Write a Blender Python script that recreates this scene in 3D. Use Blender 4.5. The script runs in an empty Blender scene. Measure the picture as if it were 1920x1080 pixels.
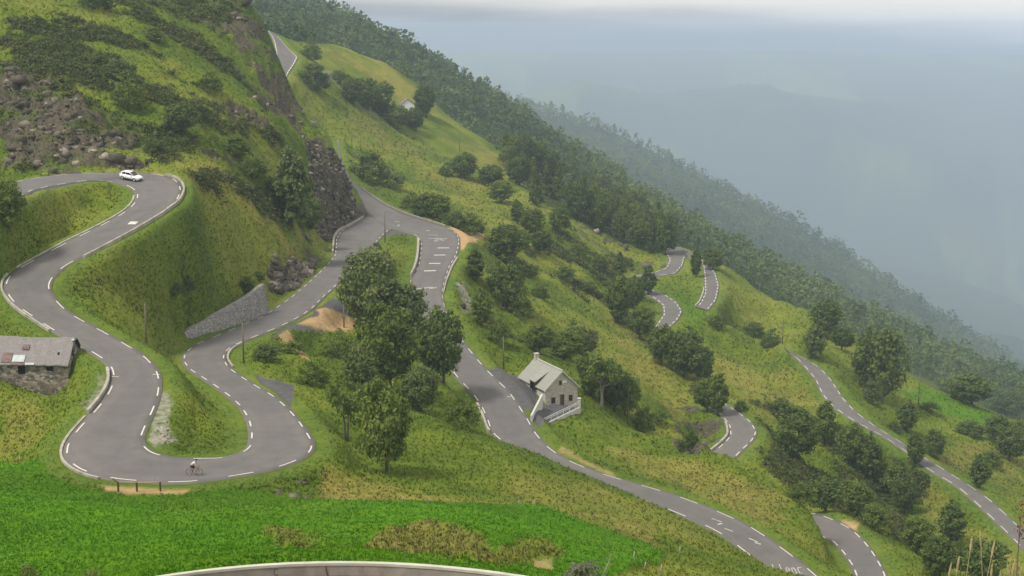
import bpy, bmesh, math, random
import numpy as np
from mathutils import Vector, Matrix, kdtree

random.seed(7); RNG = np.random.default_rng(7)
SC = bpy.context.scene
COL = SC.collection

# ------------------------------------------------------------------ camera
FPX, HOR = 2600.0, 60.0                     # focal length in px of a 1920 wide frame, horizon row
PITCH = math.atan((540.0 - HOR) / FPX)
cam_d = bpy.data.cameras.new("camera"); cam = bpy.data.objects.new("camera", cam_d); COL.objects.link(cam)
cam_d.sensor_width = 36.0; cam_d.lens = 36.0 * FPX / 1920.0
cam_d.clip_start = 0.5; cam_d.clip_end = 40000.0
cam.location = (0, 0, 0); cam.rotation_euler = (math.pi / 2 - PITCH, 0, 0)
SC.camera = cam
# ------------------------------------------------------------------ sky, sun, exposure
SUN_EL, SUN_AZ = math.radians(58), math.radians(-120)    # high veiled sun, from the left and a little behind
world = bpy.data.worlds.new("World"); SC.world = world; world.use_nodes = True
wn = world.node_tree; wn.nodes.clear()
def WN(t, **k):
    n = wn.nodes.new(t)
    for a, v in k.items(): setattr(n, a, v)
    return n
w_out = WN('ShaderNodeOutputWorld'); w_bg = WN('ShaderNodeBackground')
w_sky = WN('ShaderNodeTexSky', sky_type='NISHITA'); w_sky.sun_disc = False
w_sky.sun_elevation = SUN_EL; w_sky.sun_rotation = SUN_AZ; w_sky.altitude = 1400; w_sky.dust_density = 3.0
w_tc = WN('ShaderNodeTexCoord'); w_map = WN('ShaderNodeMapping'); w_map.inputs['Scale'].default_value = (1, 1, 7)
w_no = WN('ShaderNodeTexNoise'); w_no.inputs['Scale'].default_value = 2.2; w_no.inputs['Detail'].default_value = 6
w_rp = WN('ShaderNodeValToRGB')
w_rp.color_ramp.elements[0].position = 0.30; w_rp.color_ramp.elements[0].color = (6.3, 6.1, 5.8, 1)
w_rp.color_ramp.elements[1].position = 0.72; w_rp.color_ramp.elements[1].color = (7.6, 7.3, 6.9, 1)
w_mx = WN('ShaderNodeMix', data_type='RGBA'); w_mx.inputs[0].default_value = 0.9
L = wn.links.new
L(w_tc.outputs['Generated'], w_map.inputs[0]); L(w_map.outputs[0], w_no.inputs['Vector']); L(w_no.outputs[0], w_rp.inputs[0])
w_sx = WN('ShaderNodeSeparateXYZ'); w_gr = WN('ShaderNodeMapRange'); w_gr.inputs[1].default_value = 0.0; w_gr.inputs[2].default_value = 0.30; w_gr.inputs[3].default_value = 1.0; w_gr.inputs[4].default_value = 0.92
w_ml = WN('ShaderNodeVectorMath', operation='SCALE')                 # the cloud deck is brightest towards the horizon
L(w_tc.outputs['Generated'], w_sx.inputs[0]); L(w_sx.outputs['Z'], w_gr.inputs[0]); L(w_rp.outputs[0], w_ml.inputs[0]); L(w_gr.outputs[0], w_ml.inputs['Scale'])
L(w_sky.outputs[0], w_mx.inputs[6]); L(w_ml.outputs[0], w_mx.inputs[7])
# under the cloud deck: pale blue distance, its soft upper edge sinking to the right
def WM(op, a, b, cl=False):
    n = WN('ShaderNodeMath', operation=op); n.use_clamp = cl
    for x, i in ((a, 0), (b, 1)):
        if isinstance(x, (int, float)): n.inputs[i].default_value = x
        else: L(x, n.inputs[i])
    return n.outputs[0]
w_m2 = WN('ShaderNodeMapping'); w_m2.inputs['Scale'].default_value = (1, 1, 9); w_n2 = WN('ShaderNodeTexNoise'); w_n2.inputs['Scale'].default_value = 3.5; w_n2.inputs['Detail'].default_value = 5
L(w_tc.outputs['Generated'], w_m2.inputs[0]); L(w_m2.outputs[0], w_n2.inputs['Vector'])
w_e = WM('ADD', w_sx.outputs['Z'], WM('SUBTRACT', WM('MULTIPLY', WM('ADD', w_sx.outputs['X'], 0.1), 0.034), 0.003))
w_e = WM('ADD', w_e, WM('MULTIPLY', WM('SUBTRACT', w_n2.outputs[0], 0.5), 0.05))
w_f = WN('ShaderNodeMapRange', interpolation_type='SMOOTHERSTEP'); w_f.inputs[1].default_value = -0.006; w_f.inputs[2].default_value = 0.032; L(w_e, w_f.inputs[0])
w_dist = WN('ShaderNodeMix', data_type='RGBA'); w_dist.inputs[6].default_value = (0.8, 0.98, 1.2, 1); L(w_f.outputs[0], w_dist.inputs[0]); L(w_mx.outputs[2], w_dist.inputs[7])
L(w_dist.outputs[2], w_bg.inputs[0]); L(w_bg.outputs[0], w_out.inputs[0])
w_bg.inputs[1].default_value = 0.12
sun_d = bpy.data.lights.new("sun", 'SUN'); sun_d.energy = 2.6; sun_d.angle = math.radians(12); sun_d.color = (1.0, 0.95, 0.87)
sun = bpy.data.objects.new("sun", sun_d); COL.objects.link(sun)
_sd = Vector((math.sin(SUN_AZ) * math.cos(SUN_EL), math.cos(SUN_AZ) * math.cos(SUN_EL), math.sin(SUN_EL)))
sun.rotation_euler = (-_sd).to_track_quat('-Z', 'Y').to_euler(); sun.location = (0, 0, 200)
SC.view_settings.view_transform = 'Standard'; SC.view_settings.look = 'None'
SC.view_settings.exposure = 0.30; SC.view_settings.gamma = 1.0
SC.render.engine = 'CYCLES'
SC.cycles.use_denoising = True
SC.cycles.max_bounces = 8; SC.cycles.diffuse_bounces = 3; SC.cycles.glossy_bounces = 2
SC.cycles.transmission_bounces = 2; SC.cycles.volume_bounces = 2; SC.cycles.transparent_max_bounces = 6

# ------------------------------------------------------------------ helpers
CP, SP = math.cos(PITCH), math.sin(PITCH)
def tq(u, v):
    """direction of a surveyed bearing: t = X/Y, q = Z/Y"""
    a = (np.asarray(u, float) - 960) / FPX; b = (540 - np.asarray(v, float)) / FPX
    cy = CP + b * SP; cz = -SP + b * CP
    return a / cy, cz / cy
def at(u, v, D):
    t, q = tq(u, v); return np.array([t * D, D, q * D])
def atz(u, v, z):
    t, q = tq(u, v); D = z / q; return np.array([t * D, D, z])
def uv_of(X, Y, Z):
    yc = Y * SP + Z * CP; zc = Y * CP - Z * SP
    return 960 + FPX * X / zc, 540 - FPX * yc / zc

def tag(o, label=None, cat=None, group=None, kind=None):
    if label: o['label'] = label
    if cat: o['category'] = cat
    if group: o['group'] = group
    if kind: o['kind'] = kind
    return o
def mesh_obj(name, verts, faces, mats, parent=None, smooth=False, mat_idx=None):
    me = bpy.data.meshes.new(name)
    verts = np.asarray(verts, np.float32)
    if isinstance(faces, np.ndarray):
        n, k = faces.shape
        me.vertices.add(len(verts)); me.vertices.foreach_set('co', verts.ravel())
        me.loops.add(n * k); me.loops.foreach_set('vertex_index', faces.astype(np.int32).ravel())
        me.polygons.add(n); me.polygons.foreach_set('loop_start', np.arange(0, n * k, k, dtype=np.int32))
    else:
        me.from_pydata([tuple(map(float, v)) for v in verts], [], faces)
    if not isinstance(mats, (list, tuple)): mats = [mats]
    for m in mats: me.materials.append(m)
    if mat_idx is not None: me.polygons.foreach_set('material_index', np.asarray(mat_idx, np.int32))
    if smooth: me.polygons.foreach_set('use_smooth', np.ones(len(me.polygons), bool))
    me.update(calc_edges=True)
    o = bpy.data.objects.new(name, me); COL.objects.link(o)
    if parent: o.parent = parent
    return o
def empty(name, loc=(0, 0, 0), rz=0.0):
    o = bpy.data.objects.new(name, None); COL.objects.link(o); o.empty_display_size = 0.5
    o.location = loc; o.rotation_euler = (0, 0, rz); return o

class MB:
    """collects quads / tris into one mesh"""
    def __init__(s): s.v = []; s.f = []; s.m = []
    def add(s, vs, fs, mi=0):
        b = len(s.v); s.v += [tuple(map(float, p)) for p in vs]; s.f += [tuple(b + i for i in f) for f in fs]; s.m += [mi] * len(fs); return s
    def box(s, c, d, mi=0, rz=0.0, M=None):
        x, y, z = d[0] / 2, d[1] / 2, d[2] / 2
        vs = [Vector((a * x, b * y, e * z)) for a in (-1, 1) for b in (-1, 1) for e in (-1, 1)]
        R = Matrix.Rotation(rz, 3, 'Z') if M is None else M
        vs = [R @ p + Vector(c) for p in vs]
        return s.add(vs, [(0, 1, 3, 2), (4, 6, 7, 5), (0, 4, 5, 1), (2, 3, 7, 6), (0, 2, 6, 4), (1, 5, 7, 3)], mi)
    def tube(s, pts, rad, n=8, mi=0, caps=True):
        pts = [Vector(p) for p in pts]
        if not isinstance(rad, (list, tuple)): rad = [rad] * len(pts)
        rings = []
        for i, p in enumerate(pts):
            d = (pts[min(i + 1, len(pts) - 1)] - pts[max(i - 1, 0)]).normalized()
            up = Vector((0, 0, 1)) if abs(d.z) < 0.95 else Vector((1, 0, 0))
            a = d.cross(up).normalized(); b = d.cross(a).normalized()
            rings.append([p + (a * math.cos(k * 2 * math.pi / n) + b * math.sin(k * 2 * math.pi / n)) * rad[i] for k in range(n)])
        vs = [p for r in rings for p in r]; fs = []
        for i in range(len(pts) - 1):
            for k in range(n):
                k2 = (k + 1) % n
                fs.append((i * n + k, i * n + k2, (i + 1) * n + k2, (i + 1) * n + k))
        if caps: fs.append(tuple(range(n - 1, -1, -1))); fs.append(tuple((len(pts) - 1) * n + k for k in range(n)))
        return s.add(vs, fs, mi)
    def prism(s, poly, y0, y1, mi=0, M=None):
        """polygon in x,z extruded along y"""
        n = len(poly)
        vs = [(p[0], y0, p[1]) for p in poly] + [(p[0], y1, p[1]) for p in poly]
        if M is not None: vs = [M @ Vector(p) for p in vs]
        fs = [tuple(range(n)), tuple(range(2 * n - 1, n - 1, -1))] + [(i, n + i, n + (i + 1) % n, (i + 1) % n) for i in range(n)]
        return s.add(vs, fs, mi)
    def build(s, name, mats, parent=None, smooth=False, bevel=0.0):
        o = mesh_obj(name, s.v, s.f, mats, parent, False, s.m)
        bm = bmesh.new(); bm.from_mesh(o.data); bmesh.ops.recalc_face_normals(bm, faces=bm.faces)
        if bevel > 0:
            bmesh.ops.bevel(bm, geom=[e for e in bm.edges if e.calc_length() > bevel * 3], offset=bevel, segments=1, affect='EDGES', clamp_overlap=True)
        bm.to_mesh(o.data); bm.free()
        if smooth: o.data.polygons.foreach_set('use_smooth', np.ones(len(o.data.polygons), bool))
        return o

# value noise (numpy)
def _h(i, j, s):
    n = (i.astype(np.int64) * 374761393 + j.astype(np.int64) * 668265263 + s * 1442695041) & 0x7fffffff
    n = ((n ^ (n >> 13)) * 1274126177) & 0x7fffffff
    return ((n ^ (n >> 16)) & 0xffff) / 65535.0
def vnoise(x, y, s=0):
    i = np.floor(x); j = np.floor(y); fx = x - i; fy = y - j
    fx = fx * fx * fx * (fx * (fx * 6 - 15) + 10); fy = fy * fy * fy * (fy * (fy * 6 - 15) + 10)
    i = i.astype(np.int64); j = j.astype(np.int64)
    a = _h(i, j, s); b = _h(i + 1, j, s); c = _h(i, j + 1, s); d = _h(i + 1, j + 1, s)
    return (a + (b - a) * fx) * (1 - fy) + (c + (d - c) * fx) * fy - 0.5
def fbm(x, y, o=4, s=0, g=0.5):
    r = 0; a = 1.0
    for k in range(o):
        r = r + a * vnoise(x * 2 ** k + 17.3 * k, y * 2 ** k - 9.1 * k, s + k); a *= g
    return r
def sstep(a, b, x):
    t = np.clip((x - a) / (b - a), 0, 1); return t * t * (3 - 2 * t)
# ------------------------------------------------------------------ roads: edge lines of the survey, with road heights
def dens(p, n=5):
    p = np.array(p, float); o = []
    for a, b in zip(p[:-1], p[1:]):
        for k in range(n): o.append(a + (b - a) * k / n)
    o.append(p[-1]); return np.array(o)
def pair_edges(s1, s2, zk, wmax=8.5, bank=0.10, n=5):
    """match the two edges of a road on the level and give both their 3D places"""
    A = dens(s1, n); B = dens(s2, n); ks = sorted(zk)
    zA = np.interp(np.arange(len(A)) / n, ks, [zk[k] for k in ks])
    tA, qA = tq(A[:, 0], A[:, 1]); tB, qB = tq(B[:, 0], B[:, 1])
    na, nb = len(A), len(B)
    DA = zA / qA; PA = np.c_[tA * DA, DA]
    C = np.zeros((na, nb))
    for i in range(na):
        D = zA[i] / qB; C[i] = np.hypot(tB * D - PA[i, 0], D - PA[i, 1])
    Acc = np.full((na, nb), 1e18); Acc[0, 0] = C[0, 0]; bp = np.zeros((na, nb), np.int8)
    for i in range(na):
        for j in range(nb):
            if i == j == 0: continue
            o = [(Acc[i - 1, j - 1] if i and j else 1e18), (Acc[i - 1, j] if i else 1e18), (Acc[i, j - 1] if j else 1e18)]
            k = int(np.argmin(o)); bp[i, j] = k; Acc[i, j] = o[k] + C[i, j]
    i, j = na - 1, nb - 1; path = []
    while True:
        path.append((i, j))
        if i == 0 and j == 0: break
        k = bp[i, j]
        if k == 0: i -= 1; j -= 1
        elif k == 1: i -= 1
        else: j -= 1
    path.reverse(); out = []
    for i, j in path:
        z = zA[i]; best = None
        for d in np.linspace(-bank * 4, bank * 4, 41):
            pa = np.array([tA[i], 1, qA[i]]) * ((z + d) / qA[i]); pb = np.array([tB[j], 1, qB[j]]) * ((z - d) / qB[j])
            w = np.hypot(*(pa - pb)[:2]); c = max(0, w - wmax) + max(0, 5.0 - w) + abs(d) * 0.8
            if best is None or c < best[0]: best = (c, pa, pb)
        out.append((best[1], best[2]))
    return out
def pairs_level(rows, w=6.5):
    """rows: (uL, vL, uR, vR, z); a missing left edge (None) is laid off at width w"""
    R = [atz(r[2], r[3], r[4]) for r in rows]; out = []
    for i, r in enumerate(rows):
        if r[0] is None:
            d = R[min(i + 1, len(R) - 1)] - R[max(i - 1, 0)]; d[2] = 0; d /= np.linalg.norm(d)
            Lp = R[i] + np.array([d[1], -d[0], 0]) * w * (r[5] if len(r) > 5 else 1)
        else: Lp = atz(r[0], r[1], r[4])
        out.append((Lp, R[i]))
    return out
def smooth_strip(prs, step=1.0, passes=2, zs=60):
    P = np.array([np.r_[a, b] for a, b in prs])
    keep = [0]
    for i in range(1, len(P)):
        if np.linalg.norm(P[i, :3] + P[i, 3:] - P[keep[-1], :3] - P[keep[-1], 3:]) / 2 > 0.6: keep.append(i)
    P = P[keep]
    mid = (P[:, :3] + P[:, 3:]) / 2
    s = np.r_[0, np.cumsum(np.linalg.norm(np.diff(mid, axis=0), axis=1))]
    n = max(4, int(s[-1] / step)); ss = np.linspace(0, s[-1], n)
    Q = np.stack([np.interp(ss, s, P[:, k]) for k in range(6)], 1)
    for _ in range(passes * 3):
        Q[1:-1] = 0.25 * Q[:-2] + 0.5 * Q[1:-1] + 0.25 * Q[2:]
    z = Q[:, [2, 5]]
    for _ in range(zs): z[1:-1] = 0.25 * z[:-2] + 0.5 * z[1:-1] + 0.25 * z[2:]
    # keep every edge on its own bearing while the height is evened out
    for c in (0, 3) if zs else ():
        f = z[:, c // 3] / Q[:, c + 2]; Q[:, c] *= f; Q[:, c + 1] *= f; Q[:, c + 2] = z[:, c // 3]
    return Q                                   # left xyz, right xyz per row
A1 = [(-60,362),(0,346),(35,339),(68,332),(133,325),(197,323),(290,324),(333,335),(345,355),(335,378),(300,403),(243,437),(200,460),(157,483),(128,495),(112,507),(100,522),(94,533),(100,550),(110,563),(128,582),(157,600),(200,622),(240,645),(263,658),(278,668),(295,687),(305,703),(304,733),(300,750),(293,770),(283,790),(275,808),(268,822),(273,835),(290,848),(327,857),(367,858),(417,857),(447,849),(463,838),(466,813),(461,787),(447,763),(427,745),(400,725),(370,705),(353,695),(340,680),(340,667),(350,655),(370,642),(410,627),(467,602),(487,595),(510,580),(543,557),(572,533),(595,512),(615,492),(625,480),(627,467),(628,447),(637,433),(660,422),(680,410),(700,396)]
A2 = [(-40,394),(10,378),(50,365),(63,357),(93,350),(127,344),(167,339),(203,340),(233,347),(250,357),(255,367),(248,382),(230,398),(200,415),(167,432),(133,448),(97,467),(67,483),(37,500),(15,510),(5,520),(3,540),(13,560),(30,577),(60,597),(87,615),(120,635),(157,655),(175,665),(197,680),(206,693),(208,710),(203,728),(190,750),(170,773),(147,797),(127,820),(115,840),(115,860),(127,875),(147,887),(180,897),(220,903),(300,908),(367,907),(430,895),(480,890),(533,877),(570,863),(592,848),(595,833),(583,813),(567,790),(547,767),(520,743),(480,720),(453,703),(433,688),(423,672),(428,657),(447,645),(467,637),(490,628),(523,615),(550,602),(572,590),(590,577),(613,553),(627,541),(647,520),(680,485),(707,455),(720,440),(740,425)]
AZ = {0: -25.0, 2: -25.3, 5: -25.5, 6: -26.2, 8: -27.6, 11: -31.0, 14: -34, 17: -36.5, 20: -38.6, 23: -40.8, 26: -42, 29: -43.2, 33: -44.3, 37: -45.3, 40: -46, 42: -46.8, 45: -48.2, 48: -49.3, 49: -49.6, 52: -50.5, 55: -51.5, 58: -52.6, 61: -53.1, 64: -53.35, 66: -52.95}
R_ROWS = [(632,262,634,262,-43),(636,300,640,296,-46.0),(652,338,657,336,-49.2),(668,356,674,350,-50.6),(678,375,693,365,-51.6),(690,402,720,383,-52.6),(725,425,757,400,-53.2),(755,434,797,413,-53.6),(775,439,830,423,-53.9),(783,445,850,431,-54.1),(786,452,862,443,-54.3),(787,460,863,460,-54.5),(786,475,857,480,-54.8),(783,495,845,500,-55.2),(776,512,835,527,-55.7),(768,525,830,550,-56.2),(772,560,836,580,-57.2),(790,610,855,615,-59),(812,655,875,645,-60.8),(840,690,910,687,-62.4),(858,713,933,710,-63.2),(882,737,957,732,-63.9),(898,760,973,755,-64.4),(910,787,992,783,-65),(918,812,1005,808,-65.5),(None,0,1027,835,-66,),(None,0,1062,860,-66.8),(None,0,1117,883,-67.5),(None,0,1180,902,-68.4),(None,0,1253,922,-69.3),(None,0,1323,947,-70.3),(None,0,1402,981,-71.4),(None,0,1440,1005,-72),(None,0,1500,1049,-73),(None,0,1535,1079,-73.8),(None,0,1590,1130,-75)]
G1 = [(1330,742),(1362,757),(1380,768),(1410,790),(1422,810),(1413,827),(1393,845),(1373,867),(1396,915),(1440,950),(1490,964),(1524,960),(1545,965),(1570,976),(1600,991),(1625,1015),(1642,1037),(1660,1067),(1675,1110)]
G2 = [(1318,760),(1348,777),(1365,797),(1367,817),(1352,833),(1330,850),(1320,885),(1345,940),(1400,980),(1460,1002),(1500,1006),(1532,1005),(1557,1014),(1576,1034),(1595,1062),(1612,1110)]
GZ = {0:-88.5,5:-87.5,7:-87.6,8:-91,9:-93,10:-91.5,11:-87.8,13:-86.8,15:-86,18:-84}
B1 = [(1205,535),(1227,545),(1250,553),(1270,567),(1280,583),(1273,598),(1258,612),(1235,635)]
B2 = [(1205,550),(1227,560),(1242,572),(1243,590),(1227,612),(1205,630)]
BZ = {0:-87.5,4:-88,7:-88.6}
C1 = [(1185,518),(1220,512),(1247,503),(1255,487),(1247,473),(1253,460),(1275,463),(1300,476),(1330,496),(1343,513),(1349,535),(1344,562),(1327,582)]
C2 = [(1190,526),(1227,518),(1267,513),(1281,497),(1284,483),(1290,481),(1297,483),(1317,493),(1320,520),(1321,547),(1313,567),(1304,575)]
CZ = {0:-87.2,3:-86,6:-85,9:-85.5,12:-87.2}
D1 = [(1470,650),(1480,660),(1507,670),(1540,690),(1560,712),(1583,747),(1607,773),(1647,802),(1693,830),(1733,857),(1780,885),(1827,915),(1857,935),(1877,954),(1915,990),(1975,1050)]
D2 = [(1478,660),(1490,668),(1507,687),(1528,712),(1540,740),(1560,763),(1600,790),(1653,817),(1693,843),(1723,870),(1750,887),(1793,912),(1832,947),(1872,985),(1897,1010),(1960,1075)]
DZ = {0:-92.5,2:-94.5,5:-98,7:-100,9:-102,11:-104,15:-109}
E_ROWS = [(500,56,676,520,66,674),(508,66,664,530,78,663),(513,77,650,540,90,649),(517,100,628,559,107,626),(519,114,616,552,121,613),(510,129,603,543,134,600),(503,143,591,536,149,588),(498,158,578,528,164,576)]
N_ROWS = [(u, 1270 + (u - 620) ** 2 * 6e-5, u, 1078 + (u - 640) ** 2 * 2.35e-4, -26.2) for u in range(-300, 1700, 100)]
STRIPS = []
def add_strip(name, prs, w=None, **k):
    STRIPS.append(dict(name=name, Q=smooth_strip(prs, **k)))
add_strip('upper', pair_edges(A1, A2, AZ))
add_strip('house', pairs_level(R_ROWS))
add_strip('lower', pair_edges(G1, G2, GZ), zs=15)
add_strip('bendb', pair_edges(B1, B2, BZ))
add_strip('bendc', pair_edges(C1, C2, CZ))
add_strip('valley', pair_edges(D1, D2, DZ))
add_strip('top', [(at(*r[:3]), at(*r[3:])) for r in E_ROWS], zs=0)
add_strip('near', pairs_level(N_ROWS), passes=1)

# ------------------------------------------------------------------ terrain: surveyed points (bearing u, v and distance)
PTS = """
# near ground
-600 1500 3;200 1500 3;960 1500 3;1700 1480 3;2500 1500 3
-600 1220 8;200 1230 8;960 1240 8;1500 1220 8;1900 1165 8;2500 1160 8
-600 1250 20;200 1270 20;960 1270 20;1600 1250 20;1920 1200 20;2500 1200 20
-600 1280 40;300 1300 40;960 1300 40;1600 1260 40;2000 1230 40;2600 1200 40
-600 1260 54;1700 1240 56;2100 1220 60;2600 1180 60
# pasture
-300 880 162;-300 960 122;-300 1080 85;-600 900 160;-600 1080 85
0 868 149;0 900 136;0 950 116;0 1010 96;0 1080 78;150 912 133;150 960 112;150 1020 92;150 1080 76
300 919 136;300 960 114;300 1000 98;300 1040 82;300 1075 71
450 917 136;450 960 115;450 1000 98;450 1050 76;600 937 132;600 970 112;600 1000 96;600 1040 78;600 1052 71
750 943 134;750 970 115;750 1000 98;750 1050 74
820 974 112;820 985 98;820 1010 91;820 1040 82;780 1002 94;880 1000 95;930 1030 88;870 1045 80
900 946 137;900 965 122;900 985 108;900 1052 82;900 1070 74;1000 950 139;1000 985 118;1000 1020 102;1000 1060 88;1000 1085 74
1150 1005 132;1150 1030 118;1150 1060 102;1150 1090 85;1240 1033 128;1240 1060 112;1250 1095 88
1350 1060 130;1350 1090 105;1450 1095 120;1600 1140 110;1900 1190 90;2200 1180 100;1600 1110 150;1800 1115 150;1900 1110 180;2300 1090 170;2600 1080 200
# dry bank
520 908 142;600 882 147;600 912 139;680 872 153;680 912 142;750 838 166;750 885 153;850 862 167;850 915 147;950 882 168;950 925 150
1050 907 170;1050 940 151;1150 930 172;1150 968 150;1250 965 170;1250 1000 148;1350 1012 161;1350 1037 145;1430 1062 151
640 824 164;700 790 180;780 772 187;830 791 189;880 807 190;940 832 190;1000 856 188;1100 891 186;1180 922 183;1240 948 179;1340 998 172;1420 1048 163;1460 1082 158
800 795 200;880 820 204;940 846 203;1000 872 201;1100 906 198;1180 938 195;1240 964 191;1340 1016 186;1420 1066 177
640 775 180;600 745 186;560 705 203;650 700 213;700 655 238;620 655 240;560 655 235;500 665 213;540 690 205
650 590 264;600 605 257;640 612 257;560 620 248;700 560 290;760 600 270;800 690 240;850 745 228;870 785 219;820 750 225
700 500 315;740 470 335;760 510 318;740 540 300
# beside the house road
950 705 262;1000 732 252;1015 705 262;1000 765 240;1050 770 245;1080 768 246;1010 797 233;1055 783 240
1085 795 236;1080 835 227;1150 855 224;1150 815 239;1250 885 225;1250 855 237;1350 922 221;1350 893 229;1450 982 208;1450 948 218;1530 1042 199;1530 1015 205;1580 1075 197
1100 778 247;1150 794 249;1200 809 251;1270 831 251;1330 853 249;1390 883 243;1440 911 236;1490 939 229;1530 969 222;1560 1009 215;1588 1048 208;1612 1082 202
1200 826 262;1330 880 267;1440 945 256;1500 970 248;1540 1000 237
# behind the house
1120 745 265;1180 775 268;1100 700 285;1180 725 295;1000 655 300;950 605 312;900 615 297;1050 620 330;900 560 325;870 500 352;950 520 362;915 470 385
960 480 402;1050 540 392;1130 600 375;1190 660 355;1230 700 342;1280 770 322;1315 815 308;1250 755 312;1240 800 278;1300 832 278;1330 840 292
1060 480 445;1100 500 450;1150 540 440;1195 580 432;1050 505 425;900 420 425;950 400 480;1000 400 512;1050 440 490;1100 440 522;1150 480 502;1200 480 535;1180 510 505
1000 370 560;1100 400 575;1200 450 565;1240 465 555;1150 440 560
1240 535 462;1270 540 470;1290 612 412;1300 592 421;1328 598 421;1300 650 405;1260 650 405;1350 610 442;1400 600 457;1370 522 500;1420 549 490;1480 569 482;1520 589 474;1590 626 460;1600 660 440;1640 692 425
1420 590 470;1540 605 466;1450 640 430;1450 690 402;1380 680 394;1320 700 366;1360 730 346;1420 745 350;1460 790 342;1500 745 374;1440 830 320;1480 880 312;1550 820 345;1560 900 312;1640 880 325;1600 955 285;1660 965 290;1700 920 322;1750 945 307;1800 1000 290;1850 1040 280;1900 1060 275;1700 1005 280;1520 700 385
1650 1003 248;1690 1022 245;1740 1052 240;1782 1083 235;1690 1040 260;1750 1080 255;1650 1015 262
1620 742 386;1700 792 376;1750 802 386;1800 832 373;1850 862 363;1900 912 346;1920 882 366;1700 742 420;1750 772 412;1800 790 412;1870 830 390;1920 830 410
1700 720 445;1760 737 450;1830 762 450;1900 792 450;1960 817 450;2100 860 430;2200 950 380;2300 1000 300
1700 800 530;1900 880 530;1520 650 550;1400 600 570;1300 530 640;1620 740 540
# upper left
0 345 268;50 331 256;130 317 263;200 314 266;290 314 269;0 250 288;0 150 312;0 60 336;0 0 352;130 240 286;130 150 313;130 60 346;130 0 370
260 260 292;260 160 326;260 60 366;260 0 390;360 295 288;380 250 306;380 160 346;380 60 396;380 0 430;450 250 332;450 150 373;450 60 415
430 -30 446;520 350 318;520 280 346;520 200 386;520 120 416;560 430 318;560 330 352;560 250 393;602 445 340
618 430 350;590 420 350;600 380 366;600 330 375;600 285 390;640 395 374;640 360 384;662 396 386;575 455 330
488 40 433;500 90 429;507 130 425;530 175 419;560 222 414;596 252 409;622 286 404;638 308 401;657 338 397;672 362 393;683 385 390
488 78 475;530 225 480;590 310 470;640 350 438;660 390 418;590 330 500;560 265 530;530 195 530;490 160 540;450 60 560
0 20 520;200 20 560;400 10 620;0 60 900;200 90 1000;-200 400 235;-200 600 200;-200 750 170;-200 250 290;-200 100 330;-200 -10 360;-600 400 235;-600 600 200;-600 750 170;-600 250 290;-600 0 350;-600 30 700;-600 100 1200
400 340 270;355 322 259;400 400 262;480 400 286;520 430 300;570 470 318;600 482 322;540 500 290;480 490 276;420 470 256;350 430 240;300 470 226;200 520 213;250 580 210;330 560 228;420 560 246;450 540 258;330 645 209;300 622 206;365 612 227;430 572 247;497 522 272;358 633 223;430 612 236;505 588 259;550 500 288;565 525 285
330 700 187;350 750 169;400 800 157;340 800 157;330 665 205;440 790 160;320 640 209;390 740 175
0 720 171;80 742 167;150 722 175;100 690 178;160 690 178;0 680 180;0 640 188;60 627 191;0 590 203;60 800 158;0 790 159;0 840 152;90 855 146;80 882 142;180 720 172
200 370 238;150 372 236;100 385 232;150 410 226;80 420 223;80 450 215;0 420 228;0 380 238;0 460 216;0 495 209
# centre slopes
575 122 622;600 180 600;650 230 592;650 300 545;600 240 575;700 250 602;700 320 545;720 370 485;760 300 582;800 380 475;745 365 470;800 330 560;850 300 610;850 380 505;860 425 405;900 340 572;900 390 485;930 360 560;960 400 520;690 345 475
640 150 668;700 190 657;740 235 642;800 270 640;860 320 617;600 100 692;650 110 702;700 140 702;760 190 692;800 220 682;870 260 682;900 290 664;950 300 684;960 340 625
540 76 707;580 81 727;640 87 737;700 111 737;780 159 737;830 209 732;900 259 730;970 298 722;1020 331 702
560 140 800;700 180 810;830 270 810;970 350 800;1050 400 760
# forest slopes
460 20 900;560 50 980;700 95 930;640 45 1050;760 145 930;840 195 890;900 245 880;1000 305 870;1000 255 970;1100 355 810;1100 325 910;1200 412 770;1250 442 750;1300 475 710
480 -40 1380;620 25 1380;760 112 1344;860 160 1320;960 215 1296;1050 285 1260;1150 350 1200;1250 418 1128;1320 465 1080
620 90 1688;860 250 1662;1050 390 1600;1250 500 1438;400 0 1875
1000 290 2560;1100 290 2400;1200 345 2160;1300 410 2000;1400 475 1792;1500 542 1680;1600 612 1568;1700 672 1488;1800 722 1440;1900 765 1408
950 190 3060;1060 222 2898;1150 249 2818;1290 320 2738;1370 370 2657;1480 417 2577;1560 467 2497;1650 527 2416;1750 587 2334;1850 657 2254;1920 707 2174;2100 820 2094;2400 900 1933
1520 605 720;1700 745 650;1900 835 620;2100 900 600
1060 320 3847;1370 480 3687;1650 660 3527;1920 840 3367;2200 980 3206;700 200 3847
# valley and far mountain
1000 400 4200;1500 560 4200;1730 545 5040;1900 640 3600;2200 700 4200;500 300 4200;0 200 3600;-600 100 3600;2600 700 4200;1730 520 5760;1500 480 6240;1900 520 6240;2500 500 6240
700 200 6630;1100 250 6324;1500 330 6324;1800 350 6324;2400 350 6324;1100 160 7650;1500 165 7650;1900 170 7650;2500 170 7650;1500 112 8670;1000 104 8976;1900 124 8670;600 100 8976;2500 130 8670;0 100 8976;-600 100 8976
"""
ctl = []
for ln in PTS.splitlines():
    if not ln.strip() or ln.startswith('#'): continue
    for p in ln.split(';'): ctl.append(tuple(map(float, p.split())))
ctl = np.array(ctl)
ct, cq = tq(ctl[:, 0], ctl[:, 1]); cX, cY = ct * ctl[:, 2], ctl[:, 2]
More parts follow.
